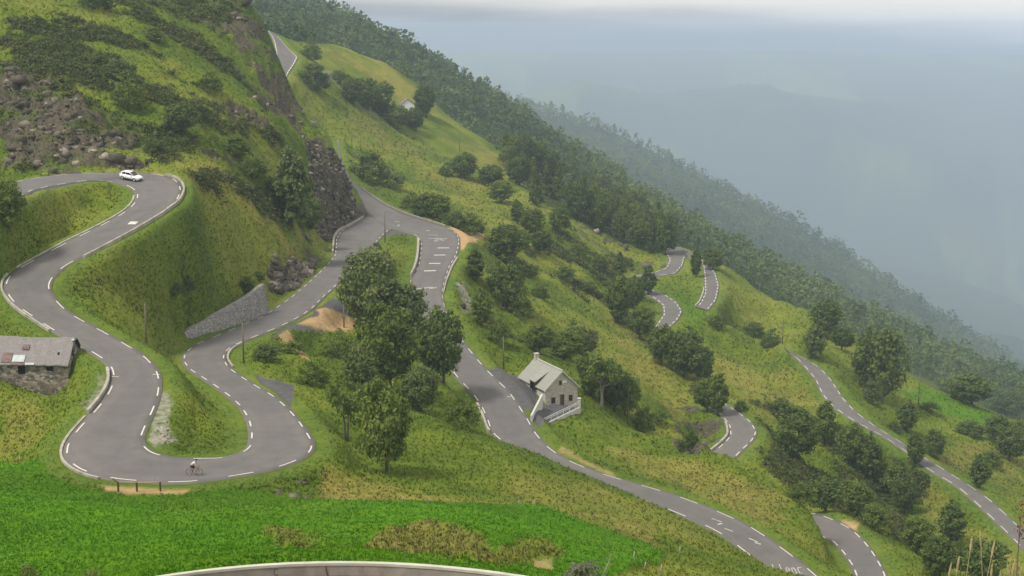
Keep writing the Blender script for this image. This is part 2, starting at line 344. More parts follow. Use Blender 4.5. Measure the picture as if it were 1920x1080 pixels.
# road cross-sections as a search set
cloud, cz = [], []
for S in STRIPS:
    Q = S['Q']; wl = np.linalg.norm(Q[:, 3:5] - Q[:, :2], axis=1)
    for q, w in zip(Q, wl):
        for f in np.linspace(0, 1, int(w / 0.7) + 2): p_ = q[:3] * (1 - f) + q[3:] * f; cloud.append(p_)
cloud = np.array(cloud); rC = cloud[:, :2]
kd = kdtree.KDTree(len(rC))
for i, p in enumerate(rC): kd.insert((p[0], p[1], 0), i)
kd.balance()
# drop surveyed points that fall on a road, then add the road edges
keep = []
for i in range(len(ctl)):
    _, j, d = kd.find((cX[i], cY[i], 0)); keep.append(d > 1.3)
ct, cq, cl = ct[keep], cq[keep], np.log(cY[keep])
for S in STRIPS:
    st = 5 if S['name'] != 'near' else 6
    for q in S['Q'][::st]:
        for p in (q[:3], q[3:]):
            ct = np.append(ct, p[0] / p[1]); cq = np.append(cq, p[2] / p[1]); cl = np.append(cl, math.log(p[1]))
RC = 0.012
def rbf_solve(t, l, q):
    n = len(t); r = np.sqrt((t[:, None] - t[None]) ** 2 + (l[:, None] - l[None]) ** 2 + RC * RC)
    P = np.c_[np.ones(n), t, l]; M = np.zeros((n + 3, n + 3)); M[:n, :n] = -r - np.eye(n) * -2e-4; M[:n, n:] = P; M[n:, :n] = P.T
    return np.linalg.solve(M, np.r_[q, 0, 0, 0])
cw = rbf_solve(ct, cl, cq)
def rbf_eval(t, l):
    out = np.empty(len(t)); n = len(ct)
    for a in range(0, len(t), 20000):
        tt, ll = t[a:a + 20000], l[a:a + 20000]
        r = np.sqrt((tt[:, None] - ct[None]) ** 2 + (ll[:, None] - cl[None]) ** 2 + RC * RC)
        out[a:a + 20000] = -(r @ cw[:n]) + cw[n] + cw[n + 1] * tt + cw[n + 2] * ll
    return out
tg = np.concatenate([np.linspace(-0.62, -0.40, 50, endpoint=False), np.arange(-0.40, 0.40, 0.00105), np.linspace(0.4005, 0.62, 50)])
lg = np.concatenate([np.arange(math.log(3.5), math.log(60), 0.02), np.arange(math.log(60), math.log(720), 0.0044), np.arange(math.log(720), math.log(4300), 0.009), np.arange(math.log(4300), math.log(9300), 0.02)])
NT, NL = len(tg), len(lg)
# coarse solve, then cubic-free refinement by linear interpolation
tc = np.unique(np.r_[tg[::2], tg[-1]]); lc = np.unique(np.r_[lg[::2], lg[-1]])
TT, LL = np.meshgrid(tc, lc)
qc = rbf_eval(TT.ravel(), LL.ravel()).reshape(TT.shape)
q1 = np.stack([np.interp(tg, tc, row) for row in qc])                 # lc x NT
qf = np.stack([np.interp(lg, lc, q1[:, k]) for k in range(NT)], 1)    # NL x NT
Yg = np.exp(lg)[:, None] * np.ones((1, NT)); Xg = Yg * tg[None]; Zg = Yg * qf
# distance to the roads
near_road = np.full(Yg.shape, 99.0); zr = Zg.copy()
mask = (Yg > 40) & (Yg < 760)
cell = {}
for p in rC:
    cell[(int(p[0] // 10), int(p[1] // 10))] = 1
cells = np.zeros((200, 100), bool)
for (i, j) in cell:
    for a in (-1, 0, 1):
        for b in (-1, 0, 1):
            if 0 <= i + 100 + a < 200 and 0 <= j + b < 100: cells[i + 100 + a, j + b] = True
ii = np.clip((Xg // 10).astype(int) + 100, 0, 199); jj = np.clip((Yg // 10).astype(int), 0, 99)
mask &= cells[ii, jj]
idx = np.argwhere(mask)
xs, ys = Xg[mask], Yg[mask]
edge = np.empty(len(xs)); zroad = np.empty(len(xs))
for k in range(len(xs)):
    r3 = kd.find_n((xs[k], ys[k], 0.0), 3); sw = sz_ = 0.0
    for (_, j, d) in r3: w = 1.0 / (d * d + 0.02); sw += w; sz_ += w * cloud[j, 2]
    edge[k] = r3[0][2]; zroad[k] = sz_ / sw
edge = edge - 0.35; zroad = zroad - 0.06 - 0.0005 * ys
near_road[mask] = edge; zr[mask] = zroad
# ------------------------------------------------------------------ land cover from its outlines on the ground
U0, V0 = uv_of(Xg, Yg, Zg)
_w1 = fbm(Xg / 9, Yg / 9, 4, 11) ; _w2 = fbm(Xg / 9, Yg / 9, 4, 23)
def inpoly(u, v, poly):
    r = np.zeros(u.shape, bool); n = len(poly); j = n - 1
    for i in range(n):
        xi, yi = poly[i]; xj, yj = poly[j]
        c = ((yi > v) != (yj > v))
        with np.errstate(divide='ignore', invalid='ignore'):
            r ^= c & (u < (xj - xi) * (v - yi) / ((yj - yi) if yj != yi else 1e-9) + xi)
        j = i
    return r
def pdist(u, v, poly):
    d = np.full(u.shape, 1e9); n = len(poly)
    for i in range(n):
        ax, ay = poly[i]; bx, by = poly[(i + 1) % n]; dx, dy = bx - ax, by - ay; L2 = dx * dx + dy * dy + 1e-9
        t = np.clip(((u - ax) * dx + (v - ay) * dy) / L2, 0, 1)
        d = np.minimum(d, np.hypot(u - ax - t * dx, v - ay - t * dy))
    return d
def cover(poly, soft=8, rough=10, dmin=0, dmax=1e9):
    """0..1 mask of an outline on the ground with a ragged soft edge"""
    m = np.zeros(Yg.shape)
    P = np.array(poly, float); pad = soft + rough * 1.5
    bb = (U0 > P[:, 0].min() - pad) & (U0 < P[:, 0].max() + pad) & (V0 > P[:, 1].min() - pad) & (V0 < P[:, 1].max() + pad) & (Yg >= dmin) & (Yg <= dmax)
    u = U0[bb] + _w1[bb] * rough * 2; v = V0[bb] + _w2[bb] * rough
    s = np.where(inpoly(u, v, poly), 1, -1) * pdist(u, v, poly)
    m[bb] = sstep(-soft, soft, s); return m
PASTURE = [(-800,866),(0,866),(60,878),(140,905),(215,919),(300,921),(420,918),(500,924),(600,938),(720,945),(850,946),(1000,951),(1060,967),(1130,990),(1200,1012),(1245,1032),(1238,1052),(1190,1068),(1120,1090),(980,1130),(-800,1130)]
past = cover(PASTURE, 4, 5, 60, 160)
mound = cover([(690,1015),(740,992),(800,984),(860,990),(905,1008),(935,1035),(945,1062),(860,1056),(780,1048),(700,1048)], 9, 14, 60, 110)
mound = np.maximum(mound, 0.8 * cover([(480,985),(560,1000),(690,1020),(690,1040),(600,1032),(500,1010)], 14, 22, 60, 110))
mound = np.maximum(mound, 0.7 * cover([(960,1015),(1040,1010),(1060,1040),(990,1060),(940,1070),(930,1040)], 10, 16, 60, 110))
past = past * (1 - mound)
past = np.maximum(past, 0.75 * cover([(1690,735),(1730,722),(1800,752),(1900,792),(1960,815),(1960,850),(1880,822),(1800,790),(1740,768)], 5, 5, 330, 460))
past = np.maximum(past, 0.5 * cover([(1270,545),(1330,585),(1300,620),(1285,600)], 8, 8, 380, 480))
verge = np.clip(1 - np.abs(near_road - 1.2) / 1.6, 0, 1) * (Yg > 75)
# dry, straw-coloured grass
dry = np.zeros(Yg.shape)
for P, s in (([(330,310),(400,312),(470,360),(540,430),(575,462),(540,480),(470,420),(420,380),(370,350)], .8),
             ([(600,880),(700,900),(850,925),(1000,938),(1150,970),(1240,1005),(1240,1025),(1100,975),(1000,948),(850,942),(700,940),(600,930)], 1.0),
             ([(1150,850),(1300,865),(1420,915),(1500,965),(1460,985),(1350,940),(1200,885)], .9),
             ([(1290,640),(1420,690),(1540,740),(1560,780),(1440,760),(1350,700)], .6),
             ([(600,90),(680,100),(770,160),(820,220),(760,190),(680,130)], .9),
             ([(820,250),(900,270),(970,300),(960,340),(880,310)], .7),
             ([(650,200),(760,260),(900,350),(960,420),(900,400),(760,310),(660,250)], .55),
             ([(1700,870),(1800,830),(1870,840),(1920,870),(1920,930),(1850,880),(1790,870)], .7),
             ([(1700,900),(1800,950),(1880,1020),(1920,1060),(1860,1060),(1760,980)], .6),
             ([(1110,560),(1190,640),(1250,720),(1300,790),(1260,790),(1180,690)], .7),
             ([(960,890),(1100,905),(1200,940),(1300,990),(1380,1040),(1300,1020),(1100,950),(960,925)], .5),
             ([(0,735),(80,760),(120,800),(70,850),(0,860)], .55)):
    dry = np.maximum(dry, s * cover(P, 14, 26, 75, 900))
dry = np.maximum(dry, .75 * mound)
# rock: the cliff above the junction, the outcrops above the top bend
rock = np.zeros(Yg.shape)
for P, s in (([(440,0),(500,20),(520,110),(560,190),(595,245),(615,300),(650,350),(676,385),(668,402),(600,432),(590,400),(575,330),(560,270),(500,200),(450,120),(410,60),(350,0)], .78),
             ([(0,140),(110,160),(200,200),(260,250),(270,290),(250,318),(120,318),(0,322)], .9),
             ([(410,190),(480,180),(520,215),(500,250),(440,230)], .9),
             ([(560,430),(600,440),(610,490),(580,480)], .7),
             ([(650,290),(700,280),(735,320),(745,370),(700,350)], .5),
             ([(640,135),(690,180),(740,225),(735,240),(680,200),(620,150)], .6),
             ([(1255,770),(1300,770),(1340,800),(1340,840),(1300,850),(1260,815)], .8),
             ([(1020,400),(1100,420),(1160,450),(1150,480),(1080,450)], .55),
             ([(1180,495),(1245,480),(1250,505),(1180,518)], .7),
             ([(500,478),(560,470),(590,480),(575,502),(520,545),(502,540)], .8),
             ([(345,275),(400,270),(430,310),(380,300)], .55)):
    rock = np.maximum(rock, s * cover(P, 10, 24, 150, 760))
rock *= 0.35 + 0.65 * sstep(-0.22, 0.18, fbm(Xg / 8, Yg / 8 + Zg / 4, 4, 41))
cliff = cover([(562,258),(606,266),(630,290),(652,322),(682,358),(694,388),(676,410),(612,442),(590,426),(574,352)], 6, 12, 290, 425)
rock = np.maximum(rock, cliff * (.75 + .25 * sstep(-.2, .1, fbm(Xg / 5, Zg / 3, 3, 43))))
# dark low scrub and bracken
scrub = 0.9 * cover([(0,0),(430,0),(520,110),(580,230),(560,300),(480,260),(380,250),(330,290),(250,330),(0,330)], 20, 30, 200, 460) * sstep(-.14, .16, fbm(Xg / 26 + 3, Yg / 14, 4, 57))
scrub = np.maximum(scrub, 0.75 * cover([(330,330),(430,330),(560,380),(590,440),(540,420),(440,380)], 14, 25, 200, 400))
scrub = np.maximum(scrub, 0.9 * cover([(880,480),(960,440),(1060,430),(1190,500),(1230,600),(1300,690),(1340,760),(1250,700),(1190,640),(1100,560),(1010,520),(960,600),(1000,650),(930,640)], 16, 30, 200, 560) * sstep(-.2, .12, fbm(Xg / 12, Yg / 12, 4, 61)))
scrub = np.maximum(scrub, 0.9 * cover([(1430,740),(1560,800),(1700,880),(1740,940),(1700,1000),(1780,1080),(1640,990),(1490,930),(1430,860)], 14, 26, 230, 400) * sstep(-.25, .1, fbm(Xg / 12, Yg / 12, 4, 67)))
scrub_leaf = scrub * np.clip(1 - 2.2 * rock, 0.12, 1); scrub = np.maximum(scrub, 0.35 * mound)
scrub = np.maximum(scrub, 0.35 * cover([(110,500),(180,520),(300,560),(420,590),(330,640),(280,640),(180,580),(110,545)], 12, 24, 180, 280) * sstep(-.2, .15, fbm(Xg / 8, Yg / 8, 4, 63)))
# bare earth, gravel, asphalt lay-bys
soil = np.zeros(Yg.shape)
for P, s in (([(560,612),(610,590),(640,590),(668,596),(660,614),(600,622),(572,618)], 1.0),
             ([(842,428),(880,430),(905,442),(890,455),(868,470),(860,450)], 1.0),
             ([(285,318),(320,318),(340,328),(320,326),(290,323)], .9),
             ([(190,905),(360,913),(350,920),(240,920),(200,914)], .8),
             ([(1576,972),(1610,980),(1606,994),(1590,990)], .9),
             ([(522,632),(540,632),(560,660),(580,682),(560,676),(535,655)], .8),
             ([(1000,1045),(1035,1048),(1040,1066),(1010,1068)], .6),
             ([(1040,845),(1100,870),(1160,898),(1150,884),(1090,860),(1050,838)], .5)):
    soil = np.maximum(soil, s * cover(P, 3, 5))
grav = np.zeros(Yg.shape)
for P, s in (([(300,738),(320,738),(328,760),(318,800),(335,830),(290,838),(278,825),(290,790)], .85),
             ([(185,705),(203,712),(198,735),(165,772),(160,768),(185,735)], .5),
             ([(855,535),(870,535),(882,560),(880,588),(870,588),(862,560)], .9),
             ([(612,130),(640,158),(690,203),(745,236),(743,241),(686,209),(636,165),(608,135)], .85)):
    grav = np.maximum(grav, s * cover(P, 3 if P[0][1] < 200 else 4, 2 if P[0][1] < 200 else 7, 120, 720))
asph = np.zeros(Yg.shape)
for P in ([(505,634),(540,617),(575,598),(600,580),(625,560),(645,566),(668,600),(640,615),(600,626),(560,632)],
          [(478,700),(500,712),(552,722),(550,745),(545,762),(520,738),(490,718)],
          [(50,368),(100,352),(135,344),(150,345),(110,362),(60,376)],
          [(905,690),(950,698),(985,703),(1010,735),(1000,782),(985,775),(950,730)],
          [(996,786),(1012,756),(1022,758),(1085,754),(1087,768),(1010,804)],
          [(720,436),(745,420),(790,424),(785,440),(755,437)], [(715,440),(735,424),(745,430),(735,438)]):
    asph = np.maximum(asph, cover(P, 1.5, 1.0, 150, 420))
soilkeep = soil.copy(); asph *= (1 - soil)
fore = sstep(640, 760, Yg) * (1 - np.maximum(cover([(530,80),(640,84),(700,108),(780,156),(832,208),(900,256),(970,296),(1020,330),(960,400),(800,330),(560,140)], 4, 2, 560, 760), 0))
fore = np.maximum(fore, cover([(960,300),(1060,330),(1180,390),(1250,430),(1250,475),(1160,455),(1060,400),(980,350)], 8, 10, 480, 720))
fore = np.where(Yg > 4000, fore * (0.55 + .45 * sstep(-.12, .1, fbm(Xg / 520, Zg / 240, 5, 87))), fore)
# ------------------------------------------------------------------ final heights
flat = np.clip(np.maximum(asph, 0), 0, 1)
amp = np.clip((Yg - 60) / 200, 0.15, 1.2) * (1 - 0.8 * past) * sstep(0.5, 9, near_road) * (1 - flat)
hum = fbm(Xg / 16, Yg / 16, 5, 3) * 1.5 + fbm(Xg / 3.5, Yg / 3.5, 3, 5) * 0.5
crag = np.abs(fbm(Xg / 10, Yg / 10 + Zg / 5, 4, 9)) * 5.5 + np.abs(fbm(Xg / 3.2 + Yg / 7, Zg / 2.4 + Yg / 5, 4, 13)) * 4.2 - 2.4
Zt = Zg + hum * amp + crag * rock * np.clip(near_road / 6, 0, 1) * (1 - flat) + scrub * np.abs(fbm(Xg / 2.2, Yg / 2.2, 3, 71)) * 1.2 * sstep(0.8, 4, near_road)
Zt += past * (fbm(Xg / 13, Yg / 13, 3, 15) * 1.1 + np.abs(fbm(Xg / 0.9, Yg / 1.1, 3, 17)) * 0.16) * sstep(0.5, 3, near_road)
Zt += mound * fbm(Xg / 1.6, Yg / 1.6, 4, 19) * 0.8
far = sstep(4300, 5600, Yg)
Zt += far * (1 - sstep(6600, 8500, Yg)) * (fbm(Xg / 1100, Yg / 1100, 4, 81) * 220 + fbm(Xg / 420, Zg / 260, 4, 83) * 90)
Zt = np.where(Yg > 700, np.minimum(Zt, 36.0), Zt)
Zt = np.minimum(Zt, np.where(Yg > 4300, np.maximum(-5.0, Zg.clip(-9e9, 20)), 9e9))
b = 1 - sstep(0.9, 5.0, near_road)
Zt = Zt * (1 - b) + zr * b
tone = np.clip(0.5 + 0.95 * fbm(Xg / 34 + Zg / 60, Yg / 34, 5, 101, .6) + 0.35 * fbm(Xg / 6, Yg / 6, 3, 103), 0, 1)
def build_terrain(mat):
    i = np.arange(NL * NT).reshape(NL, NT)
    f = np.stack([i[:-1, :-1], i[:-1, 1:], i[1:, 1:], i[1:, :-1]], -1).reshape(-1, 4)
    o = mesh_obj('ground', np.stack([Xg, Yg, Zt], -1).reshape(-1, 3), f, mat, None, True)
    for nm, (r, g, bl) in {'cov_a': (past, dry, rock), 'cov_b': (scrub, soil, fore), 'cov_c': (asph, grav, verge), 'cov_d': (tone, tone, tone)}.items():
        a = o.data.attributes.new(nm, 'FLOAT_VECTOR', 'POINT')
        a.data.foreach_set('vector', np.stack([r, g, bl], -1).astype(np.float32).ravel())
    tag(o, kind='structure'); return o
# where a bearing meets the ground
UT, VT = uv_of(Xg, Yg, Zt)
Qt = Zt / Yg
def hit(u, v, dmin=0):
    t, q = tq(u, v); k = int(np.clip(np.searchsorted(tg, t), 1, NT - 1))
    if abs(tg[k - 1] - t) < abs(tg[k] - t): k -= 1
    c = Qt[:, k]; ok = np.nonzero((c >= q) & (Yg[:, 0] > max(dmin, 45)))[0]
    if len(ok) == 0: return np.array([t * 900, 900, q * 900])
    i = ok[0]
    f = (q - c[i - 1]) / (c[i] - c[i - 1] + 1e-12) if c[i - 1] < q else 1.0
    D = Yg[i - 1, 0] + f * (Yg[i, 0] - Yg[i - 1, 0])
    return np.array([t * D, D, q * D])
def gz(x, y):
    """ground height at a plan position"""
    x = np.atleast_1d(np.asarray(x, float)); y = np.atleast_1d(np.asarray(y, float))
    t = x / y; l = np.log(y)
    a = np.clip(np.searchsorted(tg, t) - 1, 0, NT - 2); b_ = np.clip(np.searchsorted(lg, l) - 1, 0, NL - 2)
    fa = np.clip((t - tg[a]) / (tg[a + 1] - tg[a]), 0, 1); fb = np.clip((l - lg[b_]) / (lg[b_ + 1] - lg[b_]), 0, 1)
    z = (Zt[b_, a] * (1 - fa) + Zt[b_, a + 1] * fa) * (1 - fb) + (Zt[b_ + 1, a] * (1 - fa) + Zt[b_ + 1, a + 1] * fa) * fb
    return z
def at_grid(A, x, y):
    t = np.asarray(x) / np.asarray(y); l = np.log(np.asarray(y))
    a = np.clip(np.searchsorted(tg, t), 0, NT - 1); b_ = np.clip(np.searchsorted(lg, l), 0, NL - 1)
    return A[b_, a]
# ------------------------------------------------------------------ materials
class NT_:
    def __init__(s, name):
        s.m = bpy.data.materials.new(name); s.m.use_nodes = True; s.t = s.m.node_tree; s.t.nodes.clear()
        s.out = s.n('ShaderNodeOutputMaterial'); s.b = s.n('ShaderNodeBsdfPrincipled')
        s.t.links.new(s.b.outputs[0], s.out.inputs[0])
    def n(s, t, **k):
        n = s.t.nodes.new(t)
        for a, v in k.items():
            if a.startswith('i_'): n.inputs[int(a[2:]) if a[2:].isdigit() else a[2:]].default_value = v
            else: setattr(n, a, v)
        return n
    def l(s, a, b): s.t.links.new(a, b)
    def noise(s, scale, detail=4, rough=0.55, vec=None, dist=0.0):
        n = s.n('ShaderNodeTexNoise'); n.inputs['Scale'].default_value = scale; n.inputs['Detail'].default_value = detail
        n.inputs['Roughness'].default_value = rough; n.inputs['Distortion'].default_value = dist
        if vec is None: vec = s.coord()
        s.l(vec, n.inputs['Vector']); return n.outputs[0]
    def coord(s, sc=None, kind='Object'):
        if not hasattr(s, '_tc'): s._tc = s.n('ShaderNodeTexCoord')
        if sc is None: return s._tc.outputs[kind]
        m = s.n('ShaderNodeMapping'); m.inputs['Scale'].default_value = sc; s.l(s._tc.outputs[kind], m.inputs[0]); return m.outputs[0]
    def ramp(s, f, *st):
        r = s.n('ShaderNodeValToRGB'); e = r.color_ramp.elements
        while len(e) < len(st): e.new(0.5)
        for k, (p, c) in enumerate(st):
            e[k].position = p; e[k].color = (*c, 1) if not isinstance(c, (int, float)) else (c, c, c, 1)
        s.l(f, r.inputs[0]); return r.outputs[0]
    def mix(s, f, a, b, mode='MIX'):
        m = s.n('ShaderNodeMix', data_type='RGBA', blend_type=mode)
        for x, i in ((f, 0), (a, 6), (b, 7)):
            if isinstance(x, (int, float)): m.inputs[i].default_value = x
            elif isinstance(x, tuple): m.inputs[i].default_value = (*x, 1)
            else: s.l(x, m.inputs[i])
        return m.outputs[2]
    def math(s, op, a, b=0.0, clamp=False):
        m = s.n('ShaderNodeMath', operation=op, use_clamp=clamp)
        for x, i in ((a, 0), (b, 1)):
            if isinstance(x, (int, float)): m.inputs[i].default_value = x
            else: s.l(x, m.inputs[i])
        return m.outputs[0]
    def fin(s, col, rough=0.9, bump=None, bs=0.3, bd=0.1, spec=0.2, metal=0.0):
        if isinstance(col, tuple): s.b.inputs['Base Color'].default_value = (*col, 1)
        else: s.l(col, s.b.inputs['Base Color'])
        if isinstance(rough, (int, float)): s.b.inputs['Roughness'].default_value = rough
        else: s.l(rough, s.b.inputs['Roughness'])
        s.b.inputs['Specular IOR Level'].default_value = spec; s.b.inputs['Metallic'].default_value = metal
        if bump is not None:
            n = s.n('ShaderNodeBump'); n.inputs['Strength'].default_value = bs; n.inputs['Distance'].default_value = bd
            s.l(bump, n.inputs['Height']); s.l(n.outputs[0], s.b.inputs['Normal'])
        return s.m
def plain(name, c, rough=0.6, spec=0.3, metal=0.0, var=0.15, scale=3.0):
    k = NT_(name); n = k.noise(scale, 5)
    lo = tuple(x * (1 - var) for x in c); hi = tuple(min(1, x * (1 + var)) for x in c)
    return k.fin(k.ramp(n, (0.3, lo), (0.7, hi)), rough, None, spec=spec, metal=metal)

def ground_material():
    k = NT_('ground_cover')
    A = {}
    for nm in ('cov_a', 'cov_b', 'cov_c', 'cov_d'):
        a = k.n('ShaderNodeAttribute', attribute_name=nm); sx = k.n('ShaderNodeSeparateXYZ'); k.l(a.outputs['Vector'], sx.inputs[0])
        A[nm] = sx.outputs
    past, dry, rock = A['cov_a']; scrub, soil, fore = A['cov_b']; asph, grav, verge = A['cov_c']
    n_big = k.noise(0.022, 5, 0.6); n_mid = k.noise(0.13, 6, 0.62); n_fin = k.noise(0.75, 6, 0.65); n_tuft = k.noise(2.3, 4, 0.6)
    tn = k.math('ADD', A['cov_d'][0], k.math('MULTIPLY', k.math('SUBTRACT', n_fin, 0.5), 0.5))
    base = k.ramp(tn, (0.12, (0.072, 0.120, 0.010)), (0.40, (0.115, 0.170, 0.012)), (0.62, (0.148, 0.195, 0.018)), (0.88, (0.205, 0.225, 0.032)))
    base = k.mix(k.math('MULTIPLY', k.ramp(n_mid, (0.35, 0.0), (0.7, 1.0)), 0.55), base, (0.066, 0.116, 0.010))
    base = k.mix(k.math('MULTIPLY', k.ramp(n_fin, (0.45, 0.0), (0.75, 1.0)), 0.4), base, (0.24, 0.225, 0.034))
    dcol = k.ramp(n_fin, (0.3, (0.23, 0.19, 0.035)), (0.7, (0.38, 0.30, 0.085)))
    dm = k.math('MULTIPLY', dry, k.ramp(n_mid, (0.3, 0.25), (0.7, 0.85)))
    base = k.mix(dm, base, dcol)
    vcol = k.ramp(n_fin, (0.35, (0.085, 0.150, 0.020)), (0.7, (0.15, 0.20, 0.04)))
    base = k.mix(k.math('MULTIPLY', verge, 0.65), base, vcol)
    scol = k.ramp(n_fin, (0.3, (0.038, 0.058, 0.014)), (0.6, (0.072, 0.095, 0.022)), (0.8, (0.13, 0.115, 0.040)))
    base = k.mix(k.math('MULTIPLY', scrub, 0.85), base, scol)
    pn = k.noise(0.28, 5, 0.6, k.coord((1, 1.6, 1)))
    pcol = k.ramp(pn, (0.3, (0.052, 0.155, 0.003)), (0.52, (0.080, 0.212, 0.003)), (0.75, (0.122, 0.25, 0.006)))
    pcol = k.mix(k.math('MULTIPLY', k.ramp(k.noise(0.05, 4, .6), (0.45, 0.0), (0.7, 1.0)), .55), pcol, (0.135, 0.190, 0.014))
    pcol = k.mix(k.ramp(A['cov_d'][0], (.15, .55), (.5, 0.0)), pcol, (0.050, 0.108, 0.004))
    pcol = k.mix(k.math('MULTIPLY', k.ramp(n_tuft, (0.5, 0.0), (0.72, 1.0)), 0.55), pcol, (0.040, 0.110, 0.005))
    base = k.mix(past, base, pcol)
    fcol = k.ramp(n_fin, (0.3, (0.022, 0.042, 0.014)), (0.7, (0.05, 0.075, 0.025)))
    base = k.mix(fore, base, fcol)
    vr = k.n('ShaderNodeTexVoronoi', feature='F1'); vr.inputs['Scale'].default_value = 0.8; k.l(k.coord((1, 1, 0.7)), vr.inputs['Vector'])
    rcol = k.ramp(k.noise(0.6, 8, 0.7, None, 0.6), (0.30, (0.034, 0.028, 0.020)), (0.45, (0.125, 0.100, 0.074)), (0.56, (0.066, 0.070, 0.026)), (0.66, (0.20, 0.155, 0.115)), (0.80, (0.38, 0.28, 0.22)))
    rcol = k.mix(k.math('MULTIPLY', k.ramp(vr.outputs['Color'], (0.3, 0.0), (0.8, 1.0)), 0.45), rcol, (0.06, 0.058, 0.04))
    rm = k.ramp(k.math('ADD', rock, k.math('MULTIPLY', k.math('SUBTRACT', n_mid, 0.5), 0.9)), (0.35, 0.0), (0.6, 1.0))
    base = k.mix(rm, base, rcol)
    gcol = k.ramp(n_fin, (0.35, (0.13, 0.14, 0.07)), (0.6, (0.36, 0.34, 0.28)), (0.75, (0.46, 0.44, 0.38)))
    base = k.mix(grav, base, gcol)
    acol = k.ramp(k.noise(0.9, 6), (0.3, (0.080, 0.080, 0.083)), (0.7, (0.125, 0.12, 0.118)))
    base = k.mix(asph, base, acol)
    ecol = k.ramp(n_fin, (0.3, (0.34, 0.22, 0.10)), (0.7, (0.56, 0.38, 0.19)))
    base = k.mix(soil, base, ecol)
    bump = k.mix(0.5, n_fin, n_tuft)
    keep = k.math('SUBTRACT', 1.0, k.math('MULTIPLY', asph, 0.95))
    return k.fin(base, 0.95, k.math('MULTIPLY', bump, keep), 0.9, 0.55, 0.1)
def asphalt_material():
    k = NT_('asphalt')
    n1 = k.noise(0.35, 6, 0.6); n2 = k.noise(6.0, 4, 0.7); n3 = k.noise(0.06, 3)
    c = k.ramp(n1, (0.3, (0.111, 0.105, 0.100)), (0.7, (0.148, 0.140, 0.131)))
    c = k.mix(k.math('MULTIPLY', k.ramp(n3, (0.4, 0.0), (0.65, 1.0)), 0.5), c, (0.155, 0.143, 0.130))
    c = k.mix(k.math('MULTIPLY', k.ramp(n2, (0.4, 0.0), (0.8, 1.0)), 0.25), c, (0.13, 0.125, 0.12))
    ac = k.n('ShaderNodeAttribute', attribute_name='across').outputs['Fac']
    lane = k.ramp(ac, (0.0, .55), (.06, .25), (.17, .75), (.30, .2), (.5, .5), (.70, .2), (.83, .75), (.94, .25), (1.0, .55))
    c = k.mix(k.math('MULTIPLY', k.math('MULTIPLY', lane, k.ramp(n1, (.3, .3), (.7, 1.0))), .5), c, (0.215, 0.195, 0.18))
    eg = k.ramp(ac, (0.0, 1.0), (.045, 0.0), (.955, 0.0), (1.0, 1.0))
    c = k.mix(k.math('MULTIPLY', eg, k.ramp(k.noise(.8, 5, .7), (.4, 0.0), (.65, .7))), c, (0.20, 0.18, 0.13))
    pt = k.n('ShaderNodeTexVoronoi', feature='F1'); pt.inputs['Scale'].default_value = 0.07; k.l(k.coord(), pt.inputs['Vector'])
    px_ = k.n('ShaderNodeSeparateColor'); k.l(pt.outputs['Color'], px_.inputs[0])
    c = k.mix(k.math('MULTIPLY', k.ramp(px_.outputs[0], (.74, 0.0), (.76, 1.0)), .30), c, (0.115, 0.108, 0.105))
    cr = k.n('ShaderNodeTexVoronoi', feature='DISTANCE_TO_EDGE'); cr.inputs['Scale'].default_value = 0.16
    k.l(k.noise(0.5, 4), cr.inputs['Vector']) if False else k.l(k.coord(), cr.inputs['Vector'])
    c = k.mix(k.math('MULTIPLY', k.ramp(cr.outputs[0], (0.0, 1.0), (0.012, 0.0)), 0.35), c, (0.08, 0.078, 0.075))
    return k.fin(c, 0.85, n2, 0.25, 0.02, 0.25)
M = {}
M['ground'] = ground_material(); M['asphalt'] = asphalt_material()
k_ = NT_('road_paint'); M['paint'] = k_.fin(k_.mix(k_.ramp(k_.noise(2.2, 6, .7), (.52, 0.0), (.72, .75)), (.62, .59, .51), (.28, .26, .24)), .75, None, spec=.2)
M['worn_paint'] = plain('worn_road_paint', (0.46, 0.45, 0.42), 0.8, 0.2, var=0.3, scale=2.0)
M['kerb'] = plain('kerb_concrete', (0.35, 0.325, 0.27), 0.9, 0.2, var=0.3, scale=0.8)
# ------------------------------------------------------------------ ground and roads
ground = build_terrain(M['ground'])
def road_mesh(Q, lift=0.0):
    n = len(Q); Lp, Rp = Q[:, :3].copy(), Q[:, 3:].copy(); Lp[:, 2] += lift; Rp[:, 2] += lift
    cols = []
    w = Rp - Lp; wl = np.linalg.norm(w[:, :2], axis=1, keepdims=True); wn_ = w / wl
    cols.append(Lp - wn_ * 0.12 - np.array([0, 0, 0.55])); 
    for f in np.linspace(0, 1, 9): cols.append(Lp + w * f + np.array([0, 0, 0.05 * (1 - (2 * f - 1) ** 2)]))
    cols.append(Rp + wn_ * 0.12 - np.array([0, 0, 0.55]))
    V = np.stack(cols, 1).reshape(-1, 3); k = len(cols)
    i = np.arange(n * k).reshape(n, k)
    F = np.stack([i[:-1, :-1], i[1:, :-1], i[1:, 1:], i[:-1, 1:]], -1).reshape(-1, 4)
    return V, F
def on_road(Q, s_idx, f):
    """point on a strip at fractional row and across fraction"""
    i = np.clip(s_idx, 0, len(Q) - 1.001); a = np.floor(i).astype(int); fr = (i - a)[:, None]
    q = Q[a] * (1 - fr) + Q[a + 1] * fr
    p = q[:, :3] + (q[:, 3:] - q[:, :3]) * np.asarray(f)[:, None]
    p[:, 2] += 0.05 * (1 - (2 * np.asarray(f) - 1) ** 2); return p
SKIP = {('house', 0): [(660, 340, 766, 447)], ('house', 1): [(665, 340, 840, 428)], ('upper', 0): [(655, 380, 760, 432)]}
